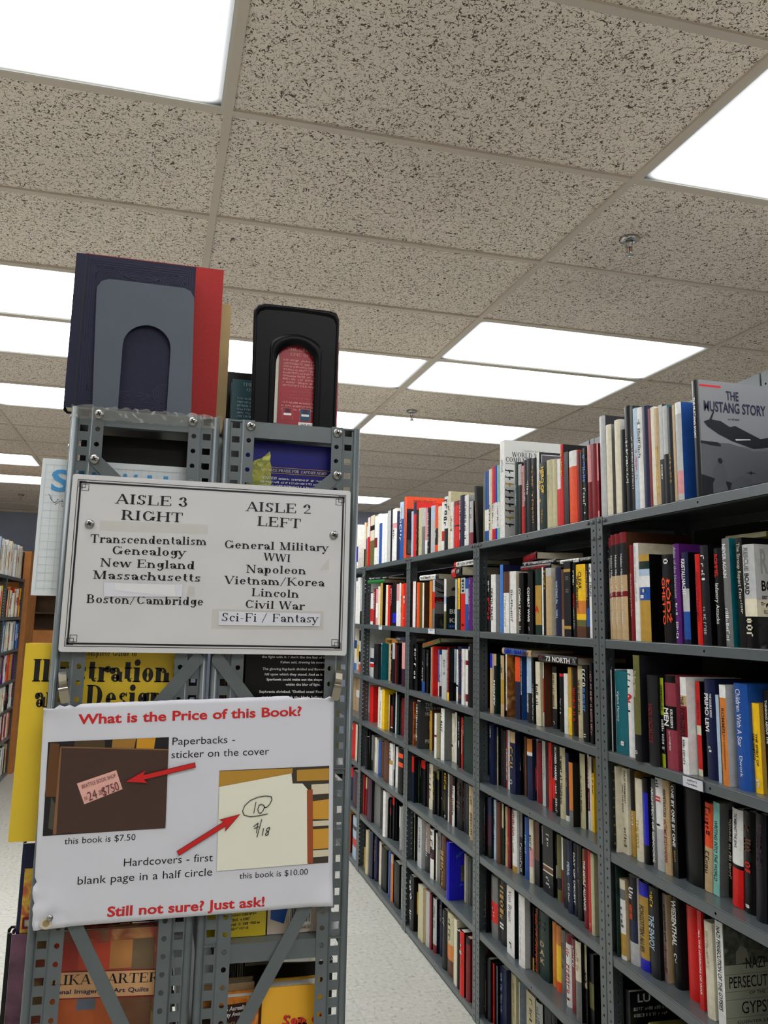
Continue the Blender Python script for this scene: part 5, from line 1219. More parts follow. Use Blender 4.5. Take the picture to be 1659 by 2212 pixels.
for ks in ((0, 1), (2,), (3, 4), (5,)):
    q = MB()
    for k in ks: pl(q, POSTBLK[k][0], *POSTBLK[k][1], BLACKINK, 'B')
    q.build('black_lettering', poster)
def flat(q, pts, m, y): q.add([(p[0], y, p[1]) for p in pts], [tuple(range(len(pts)))], m)
for nm, quads in (('photo_print', PHOTO1), ('photo_print', PHOTO2)):
    q = MB()
    for k, (pts, m) in enumerate(quads): flat(q, pts, m, PY-.0001*(k+1))
    ph = q.build(nm, poster); ph['label'] = 'printed photo of a brown cover with a pink price sticker' if quads is PHOTO1 else 'printed photo of a blank page with a circled ten'
    q = MB()
    if quads is PHOTO1:
        for s, a in STICKER: pl(q, s, *a, mat('purple_stamp', (96, 40, 60), .6), 'B', PY-.0022)
        q.build('sticker_print', ph)
    else:
        for pts in PENCIL:
            for (x0, z0), (x1, z1) in zip(pts, pts[1:]):
                dx, dz = x1-x0, z1-z0; L = math.hypot(dx, dz) or 1; nx, nz = -dz/L*.00062, dx/L*.00062; ex, ez = dx/L*.0003, dz/L*.0003
                flat(q, [(x0+nx-ex,z0+nz-ez),(x0-nx-ex,z0-nz-ez),(x1-nx+ex,z1-nz+ez),(x1+nx+ex,z1+nz+ez)], mat('pencil', (60,60,58), .6), PY-.0022)
        q.build('pencil_marks', ph)
for a, b, wd in ARROWS:
    q = MB(); a, b = Vector((a[0], 0, a[1])), Vector((b[0], 0, b[1])); d = (b-a).normalized(); n = Vector((-d.z, 0, d.x)); L = (b-a).length; h = .028
    for grow, m, y in ((.0007, DARKRED, PY-.0030), (0, REDINK, PY-.0032)):
        P = [a-d*grow+n*(wd+grow), a+d*(L-h+.004)+n*(wd+grow), a+d*(L-h-grow)+n*(.0085+grow*1.6), b+d*grow*2, a+d*(L-h-grow)-n*(.0085+grow*1.6), a+d*(L-h+.004)-n*(wd+grow), a-d*grow-n*(wd+grow)]
        flat(q, [(p.x, p.z) for p in P], m, y)
    q.build('red_arrow', poster)
q = MB(); q.lathe([(.0042,0), (.004,-.002), (.0015,-.003)], (-.118+.008, -.008, 1.0285+.012), (0,1,0), SCREW, 12); pn = q.build('pin', poster)
q = MB()
for k, (r_, m) in enumerate(((.0075, mat('rust_stain', (196,186,166), .7)), (.0042, mat('rust_core', (150,126,90), .7)))):
    flat(q, [(-.1145+r_*1.1*math.cos(t*PI/8)*(1+.15*math.sin(3*t)), 1.0335+r_*math.sin(t*PI/8)) for t in range(16)], m, -.0075-.0002*k)
q.build('stain', poster)
# clips that hold the notice
for (a, b, c), lab in CLIPS:
    k = thing('metal_clip', lab, 'clip', (a[0], YR-.010, a[1]))
    q = MB(); d = Vector((c[0]-a[0], 0, c[1]-a[1])); L = d.length; d.normalize(); n = Vector((d.z, 0, -d.x)); w_ = .0052
    prof = [(0,.006), (.004,-.001), (.012,-.006), (.02,-.004), (.023,-.008), (.03,-.006), (L,-.002)]
    rows_ = [[d*t+n*s*w_+EY*y for s in (-1, 1)] for t, y in prof]
    q.add([v for r in rows_ for v in r], [(2*i, 2*i+1, 2*i+3, 2*i+2) for i in range(len(prof)-1)], mat('spring_steel', (158, 150, 136), .3, .9), False)
    q.build('spring', k, .0012)
    q = MB(); o_ = d*.0235; rows_ = [[d*t+n*s*(w_+.001)+EY*y for s in (-1, 1)] for t, y in ((.021,-.012), (.0235,-.0095), (.025,-.008), (L-.002,-.0042))]
    q.add([v for r in rows_ for v in r], [(2*i, 2*i+1, 2*i+3, 2*i+2) for i in range(3)], mat('spring_steel', (158, 150, 136), .3, .9), False); q.build('jaw', k, .0012)
# --- bookends
def arch_plate(mb, outer, x0, x1, zb, zs, y, t, m, n=14):
    """upright plate with a round-headed opening; outer polygon runs counter-clockwise from the lower left"""
    cx, r = (x0+x1)/2, (x1-x0)/2
    inn = [(x0, zb), (x0, zs)] + [(cx-r*math.cos(PI*k/n), zs+r*math.sin(PI*k/n)) for k in range(1, n)] + [(x1, zs), (x1, zb)]
    return inn
def bookend(name, label, out, x0, x1, zs, zb, y, m, rim, foot, cat='bookend'):
    o = thing(name, label, cat, (0, y, 0)); q = MB(); cx, r = (x0+x1)/2, (x1-x0)/2; n = 14
    inn = [(x0, zb), (x0, (zb+zs)/2), (x0, zs)] + [(cx-r*math.cos(PI*k/n), zs+r*math.sin(PI*k/n)) for k in range(1, n)] + [(x1, zs), (x1, (zb+zs)/2), (x1, zb)]
    # outer path sampled to match
    def walk(path, m_):
        Ls = [0]
        for a, b in zip(path, path[1:]): Ls.append(Ls[-1]+math.hypot(b[0]-a[0], b[1]-a[1]))
        res = []
        for k in range(m_):
            t = Ls[-1]*k/(m_-1); i = max(j for j in range(len(Ls)) if Ls[j] <= t+1e-9); i = min(i, len(path)-2); f = (t-Ls[i])/max(Ls[i+1]-Ls[i], 1e-9)
            res.append((path[i][0]+(path[i+1][0]-path[i][0])*f, path[i][1]+(path[i+1][1]-path[i][1])*f))
        return res
    N_ = 49; O_ = walk(out, N_); I_ = walk(inn, N_)
    rings = [(O_, 0)]
    if rim:
        def lerp(a, b, t): return [(p[0]+(s[0]-p[0])*t, p[1]+(s[1]-p[1])*t) for p, s in zip(a, b)]
        rings = [(O_, .004), (lerp(O_, I_, .02), -.002), (lerp(O_, I_, .06), -.0036), (lerp(O_, I_, .11), -.0025), (lerp(O_, I_, .14), .0), (lerp(O_, I_, .1401), .0), (lerp(O_, I_, .7199), .0), (lerp(O_, I_, .72), .0), (lerp(O_, I_, .75), -.003), (lerp(O_, I_, .82), -.0042), (lerp(O_, I_, .92), -.0035), (I_, .002)]
    else: rings = [(O_, 0), (I_, 0)]
    for grp in ((0, 4), (4, 7), (7, 11)) if rim else ((0, 1),):
        rg = rings[grp[0]:grp[1]+1]; vs = [(p[0], yy, p[1]) for R_, yy in rg for p in R_]
        fs = [(k*N_+i, k*N_+i+1, (k+1)*N_+i+1, (k+1)*N_+i) for k in range(len(rg)-1) for i in range(N_-1)]
        q.add(vs, fs, m, bool(rim) and grp[0] != 4)
    q.build('upright', o, 0 if rim else .0018)
    q = MB(); q.box(x0+.001, x1-.001, -.0008, .11, zb-.0002, zb+.0014, m); q.build('foot', o)
    return o
def rounded_top(xb0, xb1, xt0, xt1, zb, zt, r, n=6):
    P = [(xb0, zb), (xt0, zt-r)] + [(xt0+r-r*math.cos(PI/2*k/n), zt-r+r*math.sin(PI/2*k/n)) for k in range(1, n+1)] + [(xt1-r+r*math.sin(PI/2*k/n), zt-r+r*math.cos(PI/2*k/n)) for k in range(1, n+1)] + [(xb1, zb)]
    return P
bookend('bookend', 'plain grey steel bookend in front of the navy book', rounded_top(-.1105, .0362, -.1182, .0303, RT+.0004, RT+.2105, .019), -.0735, -.0012, RT+.106, RT+.0004, 1.2615, mat('grey_bookend_paint', (72, 80, 90), .5, 0, .4, .04, 30), False, True)
bookend('bookend', 'glossy black bookend with ridged rim on top of the rack', rounded_top(.1292, .2667, .1256, .2681, RT+.0004, RT+.2015, .014), .1655, .2290, RT+.104, RT+.0004, 1.2635, mat('black_enamel', (5, 5, 8), .38, 0, .12), True, True)
# --- books standing on and in the rack, covers toward the viewer
def facing(label, x0, x1, z0, z1, y, T, cover, spine=-1, hinge=.012, pg=PAGES, art=None, group='books standing in the sign rack', bulge=.004, ext=0.):
    """book whose board faces -y; spine on the side `spine` (-1 left, +1 right)"""
    global BOOKCOUNT; BOOKCOUNT += 1
    o = thing('book', label, 'book', ((x0+x1)/2, y+T/2, z0+.0003), 0, group); W, H = x1-x0, z1-z0; cm = ink(cover) if isinstance(cover, str) else cover
    q = MB(); tb = .0025; sgn = spine; xs = sgn*W/2
    q.box(-W/2, W/2, -T/2, -T/2+tb, 0, H, cm); q.box(-W/2, W/2, T/2-tb, T/2, 0, H, cm); n = 8
    prof = [(xs-sgn*.002+sgn*bulge*math.sin(PI*k/n), T/2-T*k/n) for k in range(n+1)]
    q.add([(x, yy, z) for z in (0, H) for x, yy in prof], [(k, k+1, n+2+k, n+1+k) for k in range(n)], cm, True)
    if hinge: q.box(*sorted((xs-sgn*hinge, xs-sgn*(hinge+.0025))), -T/2-.0006, -T/2, .002, H-.002, mat('hinge_shadow_groove', (16,18,30), .6))
    q.build('cover', o)
    q = MB(); a, b = (-W/2+.002, W/2-.005) if sgn < 0 else (-W/2+.005-ext, W/2-.002); q.box(a, b, -T/2+tb+.0002, T/2-tb-.0002, .003, H-.003, pg); q.build('page_block', o)
    if art:
        q = MB(); art(q, lambda X: X-(x0+x1)/2, lambda Z: Z-z0, -T/2-.0005)
        if q.f: q.build('cover_print', o)
    return o
def poly(q, pts, m, fx, fz, y): q.add([(fx(a), y, fz(b)) for a, b in pts], [tuple(range(len(pts)))], m)
def line(q, s, x0, x1, z, cap, m, fx, fz, y, font='B', shear=0, w=None): text(q, s, (fx(x0), y, fz(z)), EX, EZ, x1-x0, cap, m, font, 0, shear, w or (.13,.045,.075))
NAVY = mat('navy_cloth', (21, 21, 47), .6, 0, .3, .08, 120, .2); EMB = mat('navy_blind_tooling', (30, 30, 60), .4, 0, .4)
def art_navy(q, fx, fz, y):
    x0, x1, z0, z1 = -.132, .026, 1.757, 1.99
    for k in (0, .0035, .0075, .0105): frame_line(q, fx(x0+k), fz(z0+k), fx(x1-k), fz(z1-k), .0009, EMB, y)
    for cx, sx in ((x0+.03, 1), (x1-.03, -1)):
        for cz, sz in ((z1-.026, 1), (z0+.026, -1)):
            for r0 in (.003, .0062, .0094, .0126, .0158):
                P = [(cx+r0*math.cos(t*.35)*1.25, cz+r0*math.sin(t*.35)) for t in range(15)]
                for a, b in zip(P, P[1:]):
                    L = math.hypot(b[0]-a[0], b[1]-a[1]); nx, nz = -(b[1]-a[1])/L*.0005, (b[0]-a[0])/L*.0005
                    poly(q, [(a[0]+nx,a[1]+nz),(a[0]-nx,a[1]-nz),(b[0]-nx,b[1]-nz),(b[0]+nx,b[1]+nz)], EMB, fx, fz, y)
            for k in range(5):
                a0 = (cx+sx*.022, cz+sz*.004); t = k*.5-.3; b0 = (a0[0]+sx*.022*math.cos(t), a0[1]+sz*.014*math.sin(t)); poly(q, [(a0[0],a0[1]-.0006),(b0[0],b0[1]-.0006),(b0[0],b0[1]+.0006),(a0[0],a0[1]+.0006)], EMB, fx, fz, y)
facing('tall navy cloth book with tooled corners behind the grey bookend', -.1528, .0305, RT+.0026, 1.998, 1.268, .045, NAVY, -1, .0145, PAGES, art_navy)
facing('red cloth book standing behind the navy one on the rack', -.1445, .0775, RT, 2.0205, 1.318, .04, mat('red_cloth', (156, 30, 28), .6, 0, .3, .06, 150, .15), -1, 0)
facing('tan book with stained jacket at the end of the red one', -.06, .0965, RT, 1.9785, 1.364, .028, mat('tan_gilt_jacket', (168, 142, 90), .45, 0, .4, .12, 18), -1, 0)
facing('black topped book behind the teal paperback on the rack', .0985, .21, RT, 1.8705, 1.405, .03, 'k', 1, 0)
TEAL = mat('teal_paperback', (44, 84, 92), .45, 0, .4, .05, 20)
def art_teal(q, fx, fz, y):
    rnd = random.Random(8); line(q, 'THE FELLOWSHIP', .121, .20, 1.832, .0055, ink('l'), fx, fz, y, 'S'); line(q, 'OF THE RING', .128, .195, 1.823, .0055, ink('l'), fx, fz, y, 'S')
    for k in range(6): scribble(q, (fx(.114), y, fz(1.808-.0062*k)), EX, EZ, .085, .0032, ink('l'), rnd)
    for k in range(4): scribble(q, (fx(.118), y, fz(1.765-.0062*k)), EX, EZ, .07, .003, ink('Q'), rnd)
facing('teal paperback with pale blurb peeping out beside the black bookend', .1045, .212, RT, 1.8428, 1.352, .026, TEAL, 1, 0, PAGES_W, art_teal, bulge=.001)
CRIM = mat('crimson_paperback', (150, 20, 36), .4, 0, .4, .08, 10)
def art_crim(q, fx, fz, y):
    rnd = random.Random(9); pk = mat('pink_print', (226, 168, 160), .5)
    line(q, 'THE GREATEST', .184, .246, 1.876, .0055, pk, fx, fz, y, 'S'); line(q, 'EPIC OF OUR AGE', .189, .262, 1.8675, .005, pk, fx, fz, y, 'S')
    for k in range(9): scribble(q, (fx(.1785), y, fz(1.858-.0053*k)), EX, EZ, .082, .0031, pk, rnd)
    for k in range(3): scribble(q, (fx(.186), y, fz(1.806-.0056*k)), EX, EZ, .07, .0028, mat('dim_pink_print', (190, 96, 96), .5), rnd)
    for k in range(3): scribble(q, (fx(.178), y, fz(1.787-.0056*k)), EX, EZ, .08, .003, pk, rnd)
    for x, m in ((.1795, CRIM), (.2085, mat('small_blue_cover', (20, 66, 96), .5))):
        poly(q, [(x,1.7595),(x+.0175,1.7595),(x+.0175,1.7765+.003),(x,1.7765+.003)], mat('cover_outline', (186,120,110), .5), fx, fz, y); poly(q, [(x+.0006,1.760),(x+.0169,1.760),(x+.0169,1.779),(x+.0006,1.779)], m, fx, fz, y-.0003)
        poly(q, [(x+.0025,1.767),(x+.015,1.767),(x+.015,1.7705),(x+.0025,1.7705)], ink('w'), fx, fz, y-.0006); poly(q, [(x+.004,1.772),(x+.012,1.772),(x+.0135,1.777),(x+.006,1.7785)], ink('P'), fx, fz, y-.0006)
    poly(q, [(.2065,1.7485),(.23,1.7485),(.23,1.757),(.2065,1.757)], ink('w'), fx, fz, y-.0004); scribble(q, (fx(.209), y-.0007, fz(1.7515)), EX, EZ, .019, .003, BLACKINK, rnd)
facing('crimson paperback with small printed blurb seen through the black bookend', .1722, .2705, RT+.0026, 1.8985, 1.272, .03, CRIM, 1, 0, PAGES_W, art_crim, bulge=.001, ext=.0125)
JB = mat('deep_blue_jacket', (12, 14, 106), .4, 0, .25, .12, 9)
def art_nemo(q, fx, fz, y):
    rnd = random.Random(10); yw = mottled('yellow_green_shape', [(70,78,30), (170,170,50), (110,118,36), (206,206,90)], 60, .35)
    poly(q, [(.127,1.652),(.130,1.660),(.136,1.668),(.136,1.684),(.139,1.690),(.150,1.694),(.158,1.701),(.163,1.7065),(.1645,1.700),(.164,1.690),(.167,1.680),(.166,1.668),(.168,1.655),(.160,1.640),(.13,1.64)], yw, fx, fz, y)
    for z in (1.6805, 1.6712): poly(q, [(.1465,z),(.2675,z-.0003),(.2675,z+.0004),(.1465,z+.0007)], ink('Y'), fx, fz, y-.0003)
    line(q, 'ADVANCE PRAISE FOR', .1492, .2115, 1.6738, .0046, ink('I'), fx, fz, y-.0003, 'S', 0, (.17,.07,.06)); line(q, 'CAPTAIN NEMO', .2140, .2560, 1.6738, .0046, ink('I'), fx, fz, y-.0003, 'S', .22, (.17,.07,.06))
    line(q, 'CAPTAIN NEMO', .1495, .176, 1.6612, .0044, ink('w'), fx, fz, y-.0003, 'S', 0, (.16,.06,.06)); scribble(q, (fx(.1775), y-.0003, fz(1.6612)), EX, EZ, .09, .0030, ink('w'), rnd)
    for k in range(1, 4): scribble(q, (fx(.1495), y-.0003, fz(1.6612-.0058*k)), EX, EZ, .116, .0030, ink('w'), rnd)
facing('deep blue jacketed book with yellow shape just above the aisle plate', .1248, .271, 1.4723, 1.7205, 1.2755, .035, JB, -1, 0, PAGES, art_nemo)
GRID = mat('white_grid_jacket', (206, 212, 214), .45, 0, .4, .03, 20)
def art_grid(q, fx, fz, y):
    ln = mat('grid_line_print', (180, 190, 194), .5); bl = mat('sky_blue_print', (66, 142, 196), .5)
    for k in range(19): x = -.171+.0115*k; poly(q, [(x,1.474),(x+.0005,1.474),(x+.0005,1.664),(x,1.664)], ln, fx, fz, y)
    for k in range(17): z = 1.478+.0115*k; poly(q, [(-.171,z),(.04,z),(.04,z+.0005),(-.171,z+.0005)], ln, fx, fz, y)
    line(q, 'S', -.1625, -.135, 1.6235, .033, bl, fx, fz, y-.0003, 'BB'); line(q, 'E', -.128, -.088, 1.6235, .033, bl, fx, fz, y-.0003, 'BB'); line(q, 'W', -.0745, -.0385, 1.6235, .033, bl, fx, fz, y-.0003, 'BB'); line(q, 'U', -.0255, .0095, 1.6235, .033, bl, fx, fz, y-.0003, 'BB')
    P = [(-.164+.004*math.sin(t*.9)+.0012*t, 1.6135+.004*math.cos(t*1.3)-.0006*t) for t in range(20)]
    for a, b in zip(P, P[1:]): poly(q, [(a[0],a[1]-.0004),(b[0],b[1]-.0004),(b[0],b[1]+.0004),(a[0],a[1]+.0004)], BLACKINK, fx, fz, y-.0003)
    line(q, 'T', -.1455, -.1425, 1.6065, .004, BLACKINK, fx, fz, y-.0003)
facing('large white book with blue lettering and grid cover sticking out of the rack', -.1762, .0585, 1.4683, 1.6715, 1.277, .03, GRID, -1, 0, PAGES_W, art_grid)
facing('black book added to darken the opening above the white grid book', -.128, .072, 1.4683, 1.7215, 1.318, .03, 'k', -1, 0)  # unseen black volume added so the rack opening reads dark
YEL = mat('yellow_cover', (212, 180, 44), .45, 0, .4, .06, 8)
def art_yel(q, fx, fz, y):
    k = BLACKINK; Wt = (.2, .05, .07)
    line(q, 'Complete Guide to', -.0975, -.0212, 1.3828, .0088, k, fx, fz, y, 'S', 0, (.16,.06,.08))
    line(q, 'Illustration', -.1650, .0292, 1.3458, .0315, k, fx, fz, y, 'S', 0, (.25,.05,.06)); line(q, 'and', -.1583, -.109, 1.3098, .0315, k, fx, fz, y, 'S', 0, (.25,.05,.06)); line(q, 'Design', -.0886, .0228, 1.3098, .0315, k, fx, fz, y, 'S', 0, (.25,.05,.06))
    poly(q, [(-.141,1.188),(-.137,1.192),(-.09,1.185),(-.09,1.176),(-.135,1.182)], k, fx, fz, y); poly(q, [(-.09,1.2),(.0,1.16),(.0,1.15),(-.09,1.18)], k, fx, fz, y)
facing('tall yellow illustration guide sticking out between the two signs', -.1768, .0335, 1.1283, 1.3990, 1.277, .03, YEL, -1, 0, PAGES, art_yel)
def art_novel(q, fx, fz, y):
    m = ink('w')
    for s, x0, x1, z in (('the fight with it. I don\'t like the feel of it,', .1645, .2650, 1.3828), ('Kalten said, drawing his sword.', .1934, .2650, 1.3752), ('The glowing fog-bank divided and flowed', .1662, .2630, 1.3648), ('hill upon which they stood. And as it', .1699, .2600, 1.3568), ('Sparhawk could make out the shape', .1730, .2600, 1.3490), ('within the blur of light.', .2030, .2575, 1.3416), ('Sephrenia shrieked. "Defiled ones! Foul', .1625, .2610, 1.3308), ('knight, draw back thy blade before', .168, .2610, 1.3225)):
        text(q, s, (fx(x0), y, fz(z)), EX, EZ, x1-x0, .0036, m, 'BB')
facing('black paperback with white story lines between the two signs', .1405, .272, 1.2223, 1.4015, 1.2755, .03, 'k', 1, 0, PAGES, art_novel, bulge=.001)
QB = mottled('quilt_cover', [(150,70,40), (196,140,84), (170,60,48), (120,96,60), (206,160,90)], 16, .45)
def art_quilt(q, fx, fz, y):
    for i_, ((a, b, c, d), col) in enumerate((((-.105,-.06,.956,.993), (168,62,50)), ((-.072,-.03,.953,.990), (186,74,52)), ((-.03,.0,.955,.992), (176,120,66)), ((.0,.03,.95,.992), (110,90,66)), ((-.105,-.02,.85,.922), (170,84,40)), ((-.02,.03,.85,.915), (112,76,52)), ((-.07,-.045,.905,.925), (90,96,108)))):
        poly(q, [(a,c),(b,c),(b,d),(a,d)], mat('patch_%d' % col[0], col, .5, 0, .3, .1, 40), fx, fz, y-.00004*i_)
    poly(q, [(-.108,.9225),(.033,.916),(.033,.9495),(-.108,.9555)], mat('title_band', (206,158,110), .5), fx, fz, y-.0003)
    for z in (.9555, .9215): poly(q, [(-.108,z),(.033,z-.006),(.033,z-.0045),(-.108,z+.0015)], mat('band_rule', (120,30,34), .5), fx, fz, y-.0005)
    U = Vector((1, 0, -.045)); text(q, 'ERIKA CARTER', (fx(-.1185), y-.0006, fz(.9405)), U, (.045,0,1), .158, .0125, BLACKINK, 'S', 0, 0, (.17,.05,.09)); text(q, 'Personal Imagery in Art Quilts', (fx(-.118), y-.0006, fz(.9288)), U, (.045,0,1), .144, .0058, mat('deep_blue_print', (34,36,70), .5), 'BB')
facing('patchwork covered quilt book low in the rack behind the brace', -.1285, .0335, .7203, 1.0065, 1.2785, .018, QB, -1, 0, PAGES_W, art_quilt, bulge=.001)
Y2 = mat('lemon_cover', (214, 190, 40), .45)
def art_lem(q, fx, fz, y):
    rnd = random.Random(12)
    for k in range(10): scribble(q, (fx(.115+.003*(k%3)), y, fz(1.05-.0062*k)), (1,0,.03), (-.03,0,1), .058-.01*(k % 2), .0032, BLACKINK, rnd)
facing('yellow paperback with black blurb on the rack, just below the price notice', .098, .1875, .9853, 1.16, 1.277, .025, Y2, 1, 0, PAGES_W, art_lem, bulge=.001)
def art_bar(q, fx, fz, y):
    rnd = random.Random(13); poly(q, [(.1942,1.0062),(.2144,.9989),(.2196,1.02),(.1942,1.02)], ink('B'), fx, fz, y)
    poly(q, [(.222,.996),(.2545,.996),(.2545,1.03),(.222,1.03)], ink('w'), fx, fz, y)
    x = .224
    while x < .253: w_ = rnd.choice((.0006,.001,.0015)); poly(q, [(x,1.0),(x+w_,1.0),(x+w_,1.025),(x,1.025)], BLACKINK, fx, fz, y-.0003); x += w_+rnd.choice((.0008,.0012))
    line(q, '0-345-31', .236, .255, .9905, .0034, BLACKINK, fx, fz, y); poly(q, [(.248,.981),(.2545,.981),(.2545,.986),(.24,.985)], ink('b'), fx, fz, y)
facing('white and blue paperback back with barcode beside the yellow paperback', .1900, .276, .9853, 1.15, 1.2785, .022, mat('cream_pink_card', (206,190,172), .5), 1, 0, PAGES_W, art_bar, bulge=.001)
def art_son(q, fx, fz, y):
    for dx, m, k in ((.0012, BLACKINK, .0), (0, mat('scarlet_print', (206,40,30), .5), .0003)):
        line(q, 'Son of', .2178+dx, .280+dx, .8588-dx, .0135, m, fx, fz, y-k, 'S', 0, (.26,.13,.07))
facing('bright yellow paperback with red blocky title at the foot of the rack', .1875, .2790, .7003, .9105, 1.284, .03, mat('egg_yellow_cover', (232, 172, 40), .4, 0, .4, .03, 6), -1, 0, PAGES_W, art_son, bulge=.001)
ORG = mottled('fire_cover', [(150,60,20), (226,140,40), (90,30,20)], 40, .4)
def art_fan(q, fx, fz, y):
    rnd = random.Random(14); poly(q, [(.10,.70),(.164,.70),(.164,.897),(.10,.8935)], mat('brown_panel', (52,26,20), .5), fx, fz, y); m = ink('w')
    U = Vector((1,0,.06)); V = Vector((-.06,0,1))
    text(q, '1996 Aurealis', (fx(.1235), y-.0003, fz(.8862)), U, V, .04, .0058, m, 'BB', 0, .2); text(q, 'Fantasy Award', (fx(.122), y-.0003, fz(.8785)), U, V, .04, .0058, m, 'BB', 0, .2)
    for k in range(5): scribble(q, (fx(.124), y-.0003, fz(.868-.0062*k)), U, V, .038, .0034, ink('t'), rnd)
facing('orange fantasy paperback with brown panel behind the lower brace', .098, .1822, .7003, .904, 1.278, .022, ORG, 1, 0, PAGES_W, art_fan, bulge=.001)
facing('pale paged book behind the orange fantasy paperback', .1, .178, .7003, .9125, 1.304, .02, 't', 1, 0, PAGES_W, None, bulge=.001)
q = MB(); q.prism([(.2075,.964),(.2545,.966),(.2545,.949),(.2129,.9504),(.211,.956)], (0, 1.2690, 0), EX, EZ, EY, .0006, mat('card_tag', (222,222,218), .6)); tag(q.build('paper_tag'), 'torn white paper tag hanging under the rack shelf by the yellow paperback', 'tag')
def art_pic(q, fx, fz, y):
    poly(q, [(-.155,1.0),(-.03,1.0),(-.03,1.085),(-.155,1.085)], mottled('orange_picture_cover', [(200,70,40),(220,190,60),(206,96,60),(120,110,40)], 50, .4), fx, fz, y)
# spines at the aisle edge of the rack
facing('navy book with orange picture, edge sticking out left of the price notice', -.1600, -.02, .998, 1.1185, 1.305, .03, 'b', -1, 0, PAGES, art_pic)
facing('plum spined book sticking out beside the quilt book', -.1640, -.02, .7203, 1.000, 1.300, .03, mottled('plum_cover', [(70,40,62),(110,70,92),(60,30,50)], 18, .35), -1, 0)
facing('black book with white page tops, leftmost at the foot of the rack', -.1745, -.03, .7203, .9905, 1.334, .03, 'k', -1, 0, PAGES_W)
q = MB()
BOOKS_FLAT = thing('book', 'crimson book lying flat on top of the quilt book', 'book', (-.152, 1.30, 1.0068), 0, 'books standing in the sign rack'); BOOKCOUNT += 1
q.box(0, .18, 0, .22, 0, .002, ink('R')); q.box(0, .18, 0, .22, .012, .014, ink('R')); q.box(0, .002, 0, .22, .002, .012, ink('R')); q.build('cover', BOOKS_FLAT)
q = MB(); q.box(.0025, .176, .003, .217, .002, .012, PAGES_W); q.build('page_block', BOOKS_FLAT)
# clear tape along the rack top
m = bpy.data.materials.new('clear_tape'); m.use_nodes = True; b_ = m.node_tree.nodes['Principled BSDF']; b_.inputs['Base Color'].default_value = (.34,.32,.28,1); b_.inputs['Roughness'].default_value = .08; b_.inputs['Alpha'].default_value = .22; b_.inputs['Specular IOR Level'].default_value = .9
rnd = random.Random(21); q = MB(); n = 46; vs = []
for i in range(n+1):
    x = -.139+.222*i/n
    for j, (y, z) in enumerate(((1.256,.0028), (1.2495,.0035), (1.2478,-.004), (1.2484,-.011), (1.2490,-.017))):
        vs.append((x, y+rnd.uniform(-.0012, .0008), RT+z+rnd.uniform(-.0022, .0022)*(1 if j in (1,2,3,4) else .3)))
q.add(vs, [(i*5+j, (i+1)*5+j, (i+1)*5+j+1, i*5+j+1) for i in range(n) for j in range(4)], m); tag(q.build('clear_tape'), 'crumpled clear tape stuck along the rack edge under the navy book', 'tape')
# deep inside the rack the rows go on behind the front books
rnd = random.Random(31)
for xs, fc, zs in ((AX0-.006, 1, (1.468, 1.128, .72, .36)), (BX1+.006, -1, (1.472, 1.222, .985, .70, .36))):
    for z in zs:
        up = min(v for v in (RT, 1.468, 1.128, .72, 1.472, 1.222, .985, .70, 5) if v > z+.1) if fc > 0 else min(v for v in (RT, 1.472, 1.222, .985, .70) if v > z+.05)
        y = 1.372
        while y < YR+.87:
            T = rnd.uniform(.018, .036); H = min(rnd.uniform(.16, .24), up-z-.032); c = rnd.choice('kkKbRngvwirBY' if fc > 0 else 'kkKKnPbRgvk')
            q = MB(); shell(q, T, H, .14, band_list(c), c, .002, n=3); q.box(.003, .137, -T/2+.0022, T/2-.0022, .001, H-.003, PAGES)
            R_ = Matrix.Translation((xs, y+T/2, z+.0003)) @ Matrix.Rotation(0 if fc > 0 else PI, 4, 'Z')
            for i, f in enumerate(q.f): rest.add([R_ @ Vector(q.v[v]) for v in f], [tuple(range(len(f)))], q.mats[q.m[i]], q.sm[i])
            y += T+.0006

